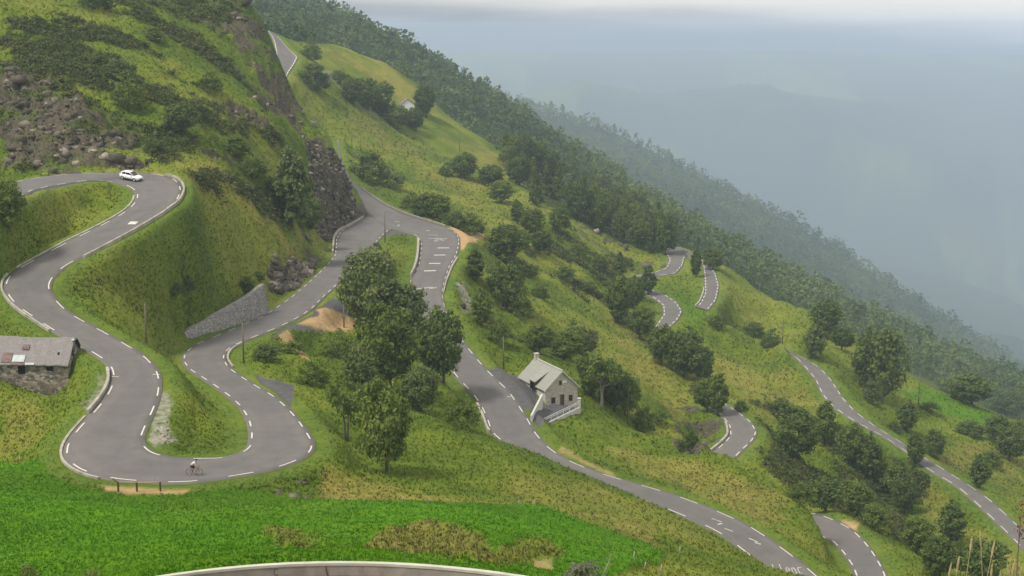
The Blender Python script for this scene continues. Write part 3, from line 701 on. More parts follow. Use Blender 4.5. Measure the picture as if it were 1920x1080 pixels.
def dash_lines(Q, side, inset, period, length, width, s0=0.0, lo=0.0, hi=1.0, out=None, lift=0.02, skip=()):
    mid = (Q[:, :3] + Q[:, 3:]) / 2; E_ = Q[:, :3] if side == 0 else Q[:, 3:]
    s = np.r_[0, np.cumsum(np.linalg.norm(np.diff(E_, axis=0), axis=1))]; wl = np.linalg.norm(Q[:, 3:5] - Q[:, :2], axis=1)
    x = s0 + lo * s[-1]; rows = np.arange(len(Q), dtype=float)
    while x + length < hi * s[-1]:
        ss = np.linspace(x, x + length, 5); ri = np.interp(ss, s, rows); w = np.interp(ri, rows, wl)
        f0 = inset / w; f1 = (inset + width) / w
        if side == 1: f0, f1 = 1 - f1, 1 - f0
        a = on_road(Q, ri, f0); b_ = on_road(Q, ri, f1); a[:, 2] += lift; b_[:, 2] += lift
        pu, pv = uv_of(*a[2]); x += period
        if any(k[0] < pu < k[2] and k[1] < pv < k[3] for k in skip): continue
        out.add(np.concatenate([a, b_]), [(j, j + 1, 5 + j + 1, 5 + j) for j in range(4)])
ROADS = {}
DASH = {'upper': (6.4, 3.0, .18), 'house': (6.4, 3.0, .19), 'lower': (5.6, 3.0, .23), 'bendb': (5.2, 3.0, .27), 'bendc': (5.2, 3.0, .28), 'valley': (5.8, 3.0, .22), 'top': (4.5, 3.6, .42)}
for i, S in enumerate(STRIPS):
    V, F = road_mesh(S['Q'], -0.012 * (S['name'] == 'upper'))
    o = tag(mesh_obj('road', V, F, M['asphalt'], None, True), kind='structure')
    aa = o.data.attributes.new('across', 'FLOAT', 'POINT'); aa.data.foreach_set('value', np.tile(np.r_[0, np.linspace(0, 1, 9), 1], len(S['Q'])).astype(np.float32)); ROADS[S['name']] = o
    if S['name'] in DASH:
        p, l, w = DASH[S['name']]; mb = MB()
        for side in (0, 1):
            dash_lines(S['Q'], side, 0.35, p, l, w, 1.0 + side * 2, 0.0, 1.0, mb, skip=SKIP.get((S['name'], side), ()))
        mb.build('edge_marking', M['paint'], o)
# ------------------------------------------------------------------ vegetation
def leaf_material(name, lo, mid, hi):
    k = NT_(name)
    oi = k.n('ShaderNodeObjectInfo'); at_ = k.n('ShaderNodeAttribute', attribute_name='tint')
    f = k.math('ADD', k.math('MULTIPLY', at_.outputs['Fac'], 0.75), k.math('MULTIPLY', oi.outputs['Random'], 0.25))
    c = k.ramp(f, (0.12, lo), (0.5, mid), (0.9, hi))
    k.fin(c, 0.8, None, spec=0.15)
    tr = k.n('ShaderNodeBsdfTranslucent'); k.l(c, tr.inputs[0]); ms = k.n('ShaderNodeMixShader'); ms.inputs[0].default_value = 0.3
    k.l(k.b.outputs[0], ms.inputs[1]); k.l(tr.outputs[0], ms.inputs[2]); k.l(ms.outputs[0], k.out.inputs[0]); return k.m
M['leaf'] = leaf_material('broad_leaves', (0.074, 0.118, 0.022), (0.132, 0.184, 0.036), (0.225, 0.270, 0.060))
M['leaf_light'] = leaf_material('light_leaves', (0.080, 0.115, 0.036), (0.135, 0.180, 0.056), (0.220, 0.250, 0.085))
M['leaf_dark'] = leaf_material('dark_leaves', (0.060, 0.100, 0.024), (0.104, 0.154, 0.037), (0.175, 0.225, 0.058))
M['leaf_far'] = leaf_material('forest_leaves', (0.048, 0.092, 0.030), (0.095, 0.155, 0.050), (0.165, 0.220, 0.075))
M['scrub'] = leaf_material('scrub_leaves', (0.042, 0.064, 0.016), (0.080, 0.110, 0.026), (0.150, 0.150, 0.048))
M['bark'] = plain('bark', (0.11, 0.09, 0.07), 0.9, 0.1, var=0.4, scale=6)
M['pale_bark'] = plain('pale_bark', (0.30, 0.27, 0.22), 0.9, 0.1, var=0.35, scale=6)

def leaf_quads(P, size, rng, face=None, jit=0.4):
    """small leaf sprays; face = the way each one turns, more or less"""
    n = len(P); nr = rng.normal(size=(n, 3))
    if face is not None: nr = nr * 0.55 + face
    nr /= np.linalg.norm(nr, axis=1, keepdims=True)
    a = rng.normal(size=(n, 3)); a -= (a * nr).sum(1, keepdims=True) * nr; a /= np.linalg.norm(a, axis=1, keepdims=True)
    b = np.cross(nr, a)
    s = (size * (1 + jit * rng.uniform(-1, 1, n)))[:, None] if np.isscalar(size) else (size * (1 + jit * rng.uniform(-1, 1, n)))[:, None]
    V = np.stack([P + a * s, P + b * s * 0.62, P - a * s, P - b * s * 0.62], 1).reshape(-1, 3)
    F = np.arange(4 * n).reshape(n, 4); return V, F
def crown_points(rng, h, w, z0, ncl, nl, shape='round', rag=0.25):
    """clump centres through the crown's volume, then leaves about each; returns points and tint"""
    lob = rng.normal(size=(7, 3)); lob[:, 2] *= 0.7; lob /= np.linalg.norm(lob, axis=1, keepdims=True); la = rng.uniform(-0.28, 0.34, 7)
    C = []
    while len(C) < ncl:
        d = rng.normal(size=3); d /= np.linalg.norm(d); r = rng.uniform(0.25, 1.0) ** 0.45
        r *= 1 + sum(a * max(0, float(d @ l)) ** 3 for a, l in zip(la, lob)) + rng.normal() * rag * 0.25
        x, y, z = d * r; zz = (z + 1) / 2
        if shape == 'cone':
            zz = rng.uniform(0, 1) ** 1.25; rr = (1 - zz) ** 0.85 * rng.uniform(0.5, 1.05); an = rng.uniform(0, 6.283)
            x, y = math.cos(an) * rr, math.sin(an) * rr
        elif shape == 'oval': x *= 0.9 - 0.25 * max(0, z); y *= 0.9 - 0.25 * max(0, z)
        elif shape == 'dome': zz = abs(z) ** 0.9; 
        C.append((x * w / 2, y * w / 2, z0 + zz * (h - z0)))
    C = np.array(C)
    cr = w * 0.13 * rng.uniform(0.6, 1.35, ncl) if shape != 'cone' else w * 0.10 * rng.uniform(0.6, 1.2, ncl)
    ct_ = np.clip(rng.normal(0.5, 0.2, ncl) , 0, 1)
    k = np.repeat(np.arange(ncl), nl)
    d = rng.normal(size=(len(k), 3)); d /= np.linalg.norm(d, axis=1, keepdims=True)
    P = C[k] + d * (cr[k] * rng.uniform(0.35, 1.0, len(k)))[:, None] * np.array([1.1, 1.1, 0.75])
    P[:, 2] = np.maximum(P[:, 2], 0.02 * h)
    cc = np.array([0, 0, z0 + (h - z0) * .35]); o_ = P - cc; o_ /= np.linalg.norm(o_, axis=1, keepdims=True) + 1e-6
    f_ = d * 0.75 + o_ * 0.6 + np.array([0, 0, 0.35]); f_ /= np.linalg.norm(f_, axis=1, keepdims=True)
    return P, np.clip(ct_[k] + rng.normal(0, 0.12, len(k)), 0, 1), C, f_
def set_tint(o, t, per=4):
    a = o.data.attributes.new('tint', 'FLOAT', 'POINT'); a.data.foreach_set('value', np.repeat(t, per).astype(np.float32))
PROTO = {}
def make_tree_mesh(key, h, w, z0, ncl, nl, lsize, shape, seed, trunk=True, sparse=False):
    rng = np.random.default_rng(seed)
    P, t, C, fc = crown_points(rng, h, w, z0, ncl, nl, shape)
    V, F = leaf_quads(P, lsize, rng, fc)
    o = mesh_obj('crown', V, F, M['leaf']); set_tint(o, t); cm = o.data; bpy.data.objects.remove(o); cm.materials.clear(); cm.materials.append(None)
    mb = MB(); r0 = h * 0.022 if not sparse else h * 0.018
    rs = random.Random(seed)
    top = h * (0.62 if shape != 'cone' else 0.95)
    if trunk:
        nst = 2 if sparse else 1
        for s in range(nst):
            pts = []; ox = (s - (nst - 1) / 2) * 0.5
            for k in range(6):
                f = k / 5; pts.append((ox + f * ox * 2.2 + rs.uniform(-.02, .02) * h * f, rs.uniform(-.02, .02) * h * f, -0.6 + (top + .6) * f))
            mb.tube(pts, [r0 * (1.35 - 1.1 * k / 5) for k in range(6)], 7)
            if shape != 'cone':
                for q in range(6):
                    c = C[rs.randrange(len(C))]; f = rs.uniform(0.3, 0.85); b = Vector(pts[2]).lerp(Vector(pts[5]), f)
                    e = Vector(c); m = b.lerp(e, 0.5) + Vector((0, 0, -0.03 * h))
                    mb.tube([b, m, e], [r0 * 0.5, r0 * 0.3, r0 * 0.1], 5)
    else:
        for q in range(5):
            c = C[rs.randrange(len(C))]
            mb.tube([(rs.uniform(-.1, .1) * w, rs.uniform(-.1, .1) * w, -0.4), Vector(c) * 0.5 + Vector((0, 0, .1 * h)), c], [r0 * .7, r0 * .45, r0 * .15], 5)
    tr = mb.build('trunk', M['bark'], None, True); tm = tr.data; bpy.data.objects.remove(tr); tm.materials.clear(); tm.materials.append(None)
    PROTO.setdefault(key, []).append((cm, tm, h, w))
# big trees modelled 10 m tall, bushes 3 m tall
for s in range(4): make_tree_mesh('broad', 10, 8.4, 1.0, 150, 34, 0.30, 'round', 100 + s)
for s in range(2): make_tree_mesh('tall', 10, 6.0, 0.9, 130, 32, 0.29, 'oval', 120 + s)
for s in range(2): make_tree_mesh('sparse', 10, 7.2, 3.2, 60, 22, 0.27, 'round', 140 + s, sparse=True)
for s in range(3): make_tree_mesh('bush', 10, 11.0, 0.1, 120, 30, 0.36, 'dome', 160 + s, trunk=False)
for s in range(2): make_tree_mesh('conifer', 10, 5.4, 0.7, 150, 20, 0.30, 'cone', 180 + s)
_tc = {}
def plant(u, v, hpx, wpx, kind, tone, label, group=None, name=None, cat=None, D=None, bark='bark', pos=None):
    """a tree or bush whose foot stands where bearing (u, v) meets the ground"""
    if pos is None: p = hit(u, v) if D is None else at(u, v, D)
    else: p = np.array(pos)
    if D is not None and pos is None: p[2] = gz(p[0], p[1])[0]
    ppm = FPX / p[1]; h = hpx / ppm; w = wpx / ppm * 0.9
    i = _tc.get(kind, 0); _tc[kind] = i + 1
    cm, tm, ph, pw = PROTO[kind][i % len(PROTO[kind])]
    nm = name or {'bush': 'bush', 'conifer': 'conifer_tree'}.get(kind, 'broadleaf_tree')
    r = empty(nm, p, RNG.uniform(0, 6.28)); r.scale = (w / pw, w / pw, h / ph)
    for nm2, me, mt in (('trunk' if kind != 'bush' else 'stems', tm, M[bark]), ('crown', cm, M[tone])):
        o = bpy.data.objects.new(nm2, me); COL.objects.link(o); o.parent = r
        o.material_slots[0].link = 'OBJECT'; o.material_slots[0].material = mt
    tag(r, label, cat or ('bush' if kind == 'bush' else 'tree'), group); return r
Ld, Ll, Lm = 'leaf_dark', 'leaf_light', 'leaf'
TREES = [
# central clump
(690,612,150,108,'broad',Ll,'rounded light green tree at the top of the central clump beside the junction island'),
(732,728,160,128,'broad',Lm,'widest tree in the middle of the central clump left of the house road'),
(832,720,150,104,'broad',Ld,'dark tree overhanging the house road at the right side of the central clump'),
(765,640,112,92,'broad',Ll,'mid-green tree in the central clump just below the four painted bars'),
(790,772,90,76,'broad',Ll,'light green small tree at the lower right of the central clump'),
(650,826,142,86,'sparse',Lm,'open tree with bare forked trunk on the slope right of the lower hairpin'),
(725,884,182,112,'broad',Lm,'big dense tree nearest the lower hairpin, its crown reaching the grass'),
(682,735,92,74,'broad',Ll,'dark tree at the left edge of the central clump above the open forked tree'),
(862,800,62,66,'bush',Lm,'green bush in the hollow left of the house road, under the central clump'),
(585,722,40,62,'bush',Lm,'rounded bush below the earth lay-by, left of the central clump'),
(500,672,30,62,'bush',Ll,'low light green shrub on the bank inside the lower bend beside the pole'),
(548,660,24,60,'bush',Lm,'low shrub beside the brown footpath under the earth lay-by'),
(640,668,44,60,'bush',Lm,'bush between the earth lay-by and the central clump'),
# left
(18,432,98,66,'broad',Lm,'tree at the left picture edge below the top bend'),
(548,428,150,88,'tall',Ll,'tall fluffy light green tree standing against the dark cliff'),
(583,432,62,44,'broad',Ld,'dark tree at the foot of the fluffy tree, beside the cliff base'),
(352,545,30,32,'bush',Ld,'round dark bush alone on the slope between the two road legs'),
(328,552,24,40,'bush',Ld,'low dark bush just left of the round one between the road legs'),
(462,550,28,38,'bush',Ld,'dark bush on top of the stone retaining wall'),
(486,526,18,26,'bush',Lm,'small bush at the upper end of the stone retaining wall'),
(232,152,46,62,'bush',Ll,'light bush of the pair high above the top bend'),
(240,198,54,66,'bush',Lm,'darker lower bush of the pair high above the top bend'),
(338,252,58,66,'broad',Ll,'fluffy pale green shrub on the slope above the white car'),
(372,228,46,46,'bush',Ll,'pale green bush behind the fluffy shrub above the white car'),
(292,288,32,44,'bush',Ll,'small pale bush just above the outside of the top bend'),
(180,16,46,60,'bush',Ld,'dark bush at the top picture edge on the left hillside'),
(288,76,26,40,'bush',Lm,'bush on the upper left hillside near its skyline'),
(186,122,24,30,'bush',Ld,'small dark bush left of the pair on the upper left hillside'),
(395,170,30,50,'bush',Lm,'bush below the skyline of the rocky left hillside'),
(440,290,36,56,'bush',Lm,'bush on the steep slope left of the fluffy tree'),
(472,330,40,60,'bush',Ld,'dark bush on the steep slope at the fluffy tree, left of it'),
# upper middle
(583,112,34,38,'bush',Ld,'dark bush beside the highest stretch of road'),
(592,168,50,60,'bush',Ld,'dark spreading bush below the highest stretch of road'),
(640,160,32,42,'bush',Lm,'first bush at the upper end of the hedge across the high meadow'),
(662,198,52,46,'broad',Ld,'tall dark tree near the upper end of the hedge across the high meadow'),
(690,208,62,54,'broad',Lm,'mid-green tree in the hedge across the high meadow'),
(716,218,62,48,'broad',Ld,'dark tree in the middle of the hedge across the high meadow'),
(746,242,46,52,'broad',Lm,'broad tree left of the white gable in the high hedge'),
(780,246,44,42,'broad',Ld,'tree right under the white gable in the high hedge'),
(800,220,60,48,'broad',Ld,'darkest tree at the lower end of the high hedge, right of the white gable'),
(872,334,48,50,'broad',Lm,'tree on the grassy spur above the dark wood, beside the pole'),
(836,330,22,24,'bush',Ld,'lone small dark bush on the open grass spur'),
(690,346,66,78,'bush',Lm,'large bush on the rocky knoll beside the road to the cliff'),
(728,352,34,50,'bush',Lm,'bush at the right foot of the rocky knoll'),
(772,392,28,44,'bush',Lm,'first bush along the junction road right of the rocky knoll'),
(792,404,44,58,'bush',Ld,'dark bush along the upper edge of the junction road'),
(820,408,46,58,'broad',Lm,'bushy tree along the upper edge of the junction road'),
(848,424,34,54,'bush',Ll,'light bush along the junction road near the orange gravel'),
(884,438,34,54,'bush',Lm,'bush behind the orange gravel at the hairpin'),
(925,348,40,54,'broad',Ld,'dark tree at the left tip of the wood, under the grass spur'),
(940,380,42,54,'broad',Lm,'mid-green tree below the left tip of the wood'),
(970,420,44,30,'tall',Ld,'slim dark tree standing below the left end of the wood'),
(1000,442,52,46,'broad',Lm,'rounded tree on the slope below the left end of the wood'),
(1047,436,50,46,'broad',Lm,'lone bushy tree on the grass under the middle of the wood'),
(1012,476,46,44,'broad',Ld,'dark tree on the slope right of the gully head'),
(978,462,34,40,'bush',Lm,'bush at the head of the gully right of the hairpin'),
# gully right of the hairpin
(892,528,62,40,'tall',Ld,'dark tree on the verge slope right of the four painted bars'),
(948,494,76,78,'broad',Ld,'large dark tree at the gully head right of the orange gravel'),
(950,576,84,72,'broad',Ld,'large dark tree in the middle of the gully right of the hairpin'),
(903,612,70,44,'tall',Lm,'narrow tree above the house road, right of the pale rock slab'),
(932,640,46,48,'bush',Lm,'bush in the gully above the pole by the house road'),
(978,594,42,50,'bush',Lm,'bush below the large dark tree of the gully'),
(1010,560,26,44,'bush',Lm,'low bush on the gully rim under the crest'),
(1085,482,30,32,'bush',Lm,'small bush on the green shelf under the wood'),
(1125,504,24,28,'bush',Ld,'small dark bush on the green shelf under the wood'),
(1060,524,26,50,'bush',Ld,'dark low bush on the crest below the green shelf'),
(1100,545,24,46,'bush',Lm,'low bush on the crest left of the twin hairpins'),
(1162,512,40,30,'conifer',Ld,'little dark conifer on the slope left of the twin hairpins'),
(1215,554,58,38,'tall',Ld,'dark tree at the left mouth of the lower twin hairpin'),
(1158,606,92,52,'tall',Lm,'tall light tree on the crest left of the twin hairpins'),
(1188,580,62,44,'broad',Lm,'tree between the tall light tree and the twin hairpins'),
(1200,636,64,54,'broad',Lm,'rounded tree below the twin hairpins, left of the dark group'),
(1240,684,78,64,'broad',Lm,'left tree of the dark group below the twin hairpins'),
(1282,704,88,74,'broad',Ld,'biggest tree of the dark group below the twin hairpins'),
(1314,716,70,52,'broad',Ld,'right tree of the dark group below the twin hairpins'),
(1326,772,66,52,'broad',Lm,'tree above the cliff left of the small lower bend'),
(1346,780,84,46,'tall',Lm,'tall tree at the upper mouth of the small lower bend'),
# around the house
(1012,662,56,62,'broad',Lm,'light tree behind the roof ridge of the stone house'),
(1058,674,58,70,'broad',Lm,'bushy tree behind the gable of the stone house'),
(1096,664,52,56,'broad',Ll,'light green tree up the slope behind the stone house'),
(1128,764,108,84,'sparse',Lm,'tall tree with bare pale trunks just right of the stone house'),
(1152,772,100,70,'broad',Ld,'dark tree right of the pale-trunked tree beside the house'),
(1172,778,84,58,'broad',Lm,'mid-green tree at the right end of the group right of the house'),
(1076,652,46,60,'bush',Ll,'light bush up the slope above the chimney of the house'),
(1108,742,78,62,'broad',Ld,'dark tree directly behind the right corner of the house'),
(1206,808,50,48,'bush',Lm,'bush at the foot of the thin pole right of the house'),
(1232,790,24,36,'bush',Lm,'small bush on the slope left of the little cliff'),
(1290,842,40,40,'bush',Ld,'dark bush growing on the little cliff by the lower bend'),
(1388,770,22,30,'bush',Ld,'dark bush on the verge above the small lower bend'),
# right slopes
(1345,614,28,36,'bush',Ld,'round dark bush on the meadow right under the twin hairpins'),
(1336,506,42,42,'broad',Ld,'round dark tree right of the top of the twin hairpins'),
(1305,520,54,24,'tall',Ld,'thin dark tree inside the upper twin hairpin'),
(1475,564,24,26,'bush',Ld,'small round bush on the skyline of the right meadow'),
(1548,634,74,70,'broad',Ld,'big round tree on the meadow skyline, left of the largest tree'),
(1526,672,66,50,'tall',Ll,'light slender tree just below the big round skyline tree'),
(1578,656,44,50,'broad',Ld,'dark tree at the right foot of the big round skyline tree'),
(1650,748,138,102,'broad',Ld,'largest tree on the right, standing above the valley road'),
(1634,756,48,42,'bush',Ll,'light bush at the foot of the largest tree on the right'),
(1700,808,58,44,'tall',Ld,'tree right below the largest tree, right of the valley road'),
(1715,874,66,40,'tall',Ld,'dark oval tree hanging over the valley road'),
(1753,858,56,42,'broad',Ld,'rounded tree just right of the dark oval one by the valley road'),
(1836,914,64,46,'tall',Ld,'dark tree standing alone on the grass right of the valley road'),
(1742,768,18,36,'bush',Ld,'low dark bush beside the pole on the green meadow edge'),
(1676,808,18,28,'bush',Ld,'low dark bush on the bank right of the valley road'),
(1822,758,60,92,'broad',Ld,'broad dark tree behind the bright green meadow at right'),
(1786,742,40,54,'broad',Lm,'smaller tree left of the broad dark one behind the green meadow'),
(1886,778,48,52,'broad',Ld,'dark tree at the right end of the bright green meadow'),
(1915,768,44,46,'broad',Lm,'tree at the right picture edge behind the green meadow'),
(1866,828,54,54,'broad',Ld,'tree on the field edge under the bright green meadow'),
(1815,814,28,62,'bush',Ld,'long dark hedge bush under the bright green meadow'),
(1892,864,64,66,'broad',Ld,'large dark tree in the field corner near the right edge'),
(1917,838,54,46,'broad',Lm,'tree at the right picture edge below the green meadow'),
(1862,874,36,46,'bush',Lm,'bush at the left foot of the field corner trees'),
(1446,648,28,38,'bush',Ld,'dark bush on the meadow beside the pole, right one of two'),
(1416,628,26,42,'bush',Ld,'dark bush on the meadow beside the pole, left one of two'),
(1462,774,32,40,'bush',Ld,'dark bush on the slope between lower bend and valley road'),
(1496,860,98,94,'broad',Ld,'biggest dark tree left of the valley road, right of the lower bend'),
(1546,836,88,48,'tall',Lm,'tall tree right of the biggest dark one, under the valley road'),
(1592,872,86,60,'broad',Lm,'tree in the thicket below the valley road, left part'),
(1628,896,88,54,'tall',Ld,'dark tree in the thicket below the valley road, right part'),
(1548,958,66,90,'broad',Ld,'dark spreading tree over the bend at the bottom right'),
(1500,944,38,60,'bush',Lm,'bush behind the ridge left of the bottom right bend'),
(1602,958,62,62,'broad',Lm,'tree beside the pale gravel of the bottom right bend'),
(1672,940,80,56,'tall',Lm,'mid-green tree at the meadow edge below the valley road'),
(1696,962,76,56,'broad',Ld,'dark tree at the meadow edge, next to the mid-green one'),
(1640,990,52,74,'bush',Lm,'bush behind the bank of the bottom right bend'),
(1718,1038,78,70,'broad',Lm,'tree behind the grass bank, left of the three bottom right trees'),
(1782,1020,84,58,'tall',Ld,'tall dark tree at the bottom right beside the meadow'),
(1762,1082,84,76,'broad',Ld,'dark tree at the bottom edge behind the grass bank'),
(1842,1092,88,92,'broad',Ld,'broad dark tree in the bottom right behind the dry stalks'),
]
for t in TREES: plant(*t[:7], bark='pale_bark' if 'pale' in t[6] and t[4] == 'sparse' else 'bark')
# the dark wood on the slope under the grass spur
_r = random.Random(5)
WOOD = [(960,318),(985,322),(1010,330),(975,348),(1000,352),(1030,340),(1052,352),(1025,366),(1048,376),(1075,362),(1098,376),(1070,392),(1095,398),(1122,388),(1145,402),(1118,412),(1142,424),(1168,412),(1190,424),(1165,436),(1188,446),(1212,436),(1234,446),(1210,458),(1232,466),(1250,458),(1248,478),(1222,474),(1196,464),(1168,456),(1005,384),(1080,410),(1128,434)]
for u, v in WOOD:
    con = _r.random() < 0.35
    plant(u, v, _r.uniform(52, 72), _r.uniform(30, 36) if con else _r.uniform(40, 54), 'conifer' if con else 'broad', Ld if _r.random() < .7 else Lm,
          'dark conifer among the crowns of the dense wood under the grass spur' if con else 'broad dark tree among the crowns of the dense wood under the grass spur', 'trees of the dense wood under the grass spur', D=None if v > 360 else None)
# visible ground, for scattering
run = np.maximum.accumulate(np.where(Yg > 55, Qt, -9), 0); VIS = Qt >= run - 0.004
inframe = (UT > -420) & (UT < 2340) & (VT > -60) & (VT < 1120)
# far forest: one mass of crowns
def far_forest():
    m = (fore > 0.5) & (Yg > 715) & (Yg < 3500) & inframe & (Qt >= run - 0.03)
    ii_ = np.argwhere(m); rng = np.random.default_rng(3)
    seen = {}; pts = []
    order = rng.permutation(len(ii_))
    for k in order:
        a, b_ = ii_[k]; x, y = Xg[a, b_], Yg[a, b_]; c = 7.0 + (y - 700) * 0.0042
        key = (int(x // c), int(y // (c * 1.15)))
        if key in seen: continue
        seen[key] = 1; pts.append((x, y, Zt[a, b_], y))
        if len(pts) > 11500: break
    pts = np.array(pts); n = len(pts)
    protos = []
    for s in range(6):
        r = np.random.default_rng(300 + s)
        P, t, _, fc = crown_points(r, 1.0, 0.95 if s < 5 else 0.6, 0.0, 22, 7, 'round' if s < 5 else 'cone', .1)
        V, F = leaf_quads(P, 0.075, r, fc); protos.append((V, t))
    vs, ts = [], []
    which = rng.integers(0, 6, n); pts[:, :2] += rng.normal(0, 1.6, (n, 2)); hh = rng.uniform(7, 12, n) * rng.choice([.75, 1, 1.35], n) * (1 + (pts[:, 3] - 700) * .00052); ww = hh * rng.uniform(0.75, 1.05, n); an = rng.uniform(0, 6.28, n); tb = np.clip(rng.normal(0, .14, n) + .9 * fbm(pts[:, 0] / 90, pts[:, 1] / 140, 3, 97), -.45, .45)
    for k in range(6):
        sel = which == k; V, t = protos[k]
        c, s_ = np.cos(an[sel])[:, None], np.sin(an[sel])[:, None]
        X = V[None, :, 0] * c - V[None, :, 1] * s_; Y = V[None, :, 0] * s_ + V[None, :, 1] * c
        vs.append(np.stack([X * ww[sel][:, None] + pts[sel, 0:1], Y * ww[sel][:, None] + pts[sel, 1:2], V[None, :, 2] * hh[sel][:, None] + pts[sel, 2:3] - 1], -1).reshape(-1, 3))
        ts.append(np.clip(t[None] + tb[sel][:, None], 0, 1).ravel())
    V = np.concatenate(vs); F = np.arange(len(V)).reshape(-1, 4)
    o = mesh_obj('forest', V, F, M['leaf_far']); set_tint(o, np.concatenate(ts))
    tag(o, 'hazy green broadleaf forest covering the far mountain slopes', 'forest', kind='stuff')
far_forest()
# grass tufts, scrub clumps and loose rock
def scatter(prob, n, rng, lim=None):
    p = prob.ravel().astype(float); p /= p.sum()
    k = rng.choice(len(p), n, p=p); i, j = np.unravel_index(k, prob.shape)
    i2 = np.clip(i + 1, 0, NL - 1); f = rng.uniform(-.5, .5, n); g = rng.uniform(-.5, .5, n)
    y = np.exp(lg[i] + f * (lg[i2] - lg[i])); t = tg[j] + g * np.gradient(tg)[j]
    return t * y, y, i, j
ppx = np.zeros_like(Yg); ppx[1:-1, 1:-1] = np.abs((UT[1:-1, 2:] - UT[1:-1, :-2]) * (VT[2:, 1:-1] - VT[:-2, 1:-1])) * 0.25
shape_ok = VIS & inframe & (near_road > 0.7) & (asph < .2) & (soil < .3)
def grass():
    rng = np.random.default_rng(21)
    w = np.where(shape_ok & (Yg > 60) & (Yg < 640), ppx + 0.3, 0) * (1 + 1.3 * past) * (1 - .8 * rock) * (1 - .6 * grav)
    N = 185000
    x, y, i, j = scatter(w, N, rng); z = gz(x, y)
    pa, dr, sc, ve = past[i, j], dry[i, j], scrub[i, j], verge[i, j]
    h = (0.10 + y * 0.0008) * rng.uniform(0.6, 1.4, N) * (1 - 0.25 * pa) * (1 + .35 * sc) * (1 - .4 * ve); wd = h * rng.uniform(0.55, 1.0, N)
    k = 4
    an = rng.uniform(0, 6.28, (N, k)); ln = rng.uniform(0.2, .9, (N, k)); hb = rng.uniform(.6, 1.1, (N, k))
    ca, sa = np.cos(an), np.sin(an); pc, ps = np.cos(an + 1.57), np.sin(an + 1.57)
    bx = x[:, None] + rng.normal(0, .3, (N, k)) * wd[:, None]; by = y[:, None] + rng.normal(0, .3, (N, k)) * wd[:, None]
    bw = (wd * .28)[:, None]
    A = np.stack([bx - pc * bw, by - ps * bw, np.broadcast_to(z[:, None] - .05, bx.shape)], -1)
    B = np.stack([bx + pc * bw, by + ps * bw, np.broadcast_to(z[:, None] - .05, bx.shape)], -1)
    T = np.stack([bx + ca * ln * h[:, None] * .7, by + sa * ln * h[:, None] * .7, z[:, None] + hb * h[:, None]], -1)
    V = np.stack([A, B, T], 2).reshape(-1, 3); F = np.arange(len(V)).reshape(-1, 3)
    o = mesh_obj('grass', V, F, M['grass'])
    g0 = np.array([.078, .130, .011]); g1 = np.array([.195, .232, .022]); gp0 = np.array([.062, .185, .003]); gp1 = np.array([.112, .275, .005]); d0 = np.array([.24, .20, .075]); d1 = np.array([.40, .33, .16]); s0 = np.array([.05, .062, .022]); s1 = np.array([.11, .10, .04])
    r = np.clip(.22 * rng.uniform(0, 1, N) + .78 * sstep(-.35, .35, fbm(x / 4, y / 4, 3, 93)), 0, 1)[:, None]; big = tone[i, j][:, None]
    c = g0 + (g1 - g0) * np.clip(.35 * r + .75 * big - .05, 0, 1)
    dsel = (rng.uniform(0, 1, N) < dr * .6 + .015)[:, None]; c = np.where(dsel, d0 + (d1 - d0) * r, c)
    ssel = (rng.uniform(0, 1, N) < sc * .75)[:, None]; c = np.where(ssel, s0 + (s1 - s0) * r, c)
    vsel = (rng.uniform(0, 1, N) < ve * .7)[:, None]; c = np.where(vsel, np.array([.09, .16, .022]) * (.8 + .5 * r), c)
    psel = (pa > .5)[:, None]; c = np.where(psel, gp0 + (gp1 - gp0) * r, c)
    c = np.clip(c * 1.75, 0, .85)
    o.data.normals_split_custom_set_from_vertices(np.tile([0.0, 0.0, 1.0], (len(V), 1)).tolist())
    a = o.data.attributes.new('tuft', 'FLOAT_VECTOR', 'POINT'); a.data.foreach_set('vector', np.repeat(c, 3 * k, 0).astype(np.float32).ravel())
    tag(o, 'rough grass growing over the hillsides and pasture', 'grass', kind='stuff')
k_ = NT_('grass_blades'); _a = k_.n('ShaderNodeAttribute', attribute_name='tuft'); k_.fin(_a.outputs['Vector'], 0.85, None, spec=0.1)
_t = k_.n('ShaderNodeBsdfTranslucent'); k_.l(_a.outputs['Vector'], _t.inputs[0]); _m = k_.n('ShaderNodeMixShader'); _m.inputs[0].default_value = 0.5
k_.l(k_.b.outputs[0], _m.inputs[1]); k_.l(_t.outputs[0], _m.inputs[2]); k_.l(_m.outputs[0], k_.out.inputs[0]); M['grass'] = k_.m
grass()
def scrub_cover():
    rng = np.random.default_rng(31)
    w = np.where(shape_ok & (Yg > 60) & (Yg < 560) & (near_road > 2.5), ppx + .2, 0) * np.clip(scrub_leaf - .15, 0, 1) * (1 - past)
    N = 5200; x, y, i, j = scatter(w, N, rng); z = gz(x, y)
    sz = rng.uniform(.45, 1.25, N) * (0.45 + y / 420) * np.where(mound[i, j] > .4, .7, 1.0)
    n = 26; d = rng.normal(size=(N, n, 3)); d /= np.linalg.norm(d, axis=2, keepdims=True); d[..., 2] = np.abs(d[..., 2]) * .8
    P = np.stack([x, y, z], -1)[:, None] + d * (sz[:, None] * rng.uniform(.5, 1, (N, n)))[..., None]
    V, F = leaf_quads(P.reshape(-1, 3), np.repeat(sz * .24, n), rng, d.reshape(-1, 3) + np.array([0, 0, .4]))
    o = mesh_obj('scrub', V, F, M['scrub']); set_tint(o, np.clip(np.repeat(rng.uniform(.05, .95, N), n) + rng.normal(0, .12, N * n), 0, 1))
    tag(o, 'dark heather and bracken scrub over the rocky slopes', 'scrub', kind='stuff')
scrub_cover()
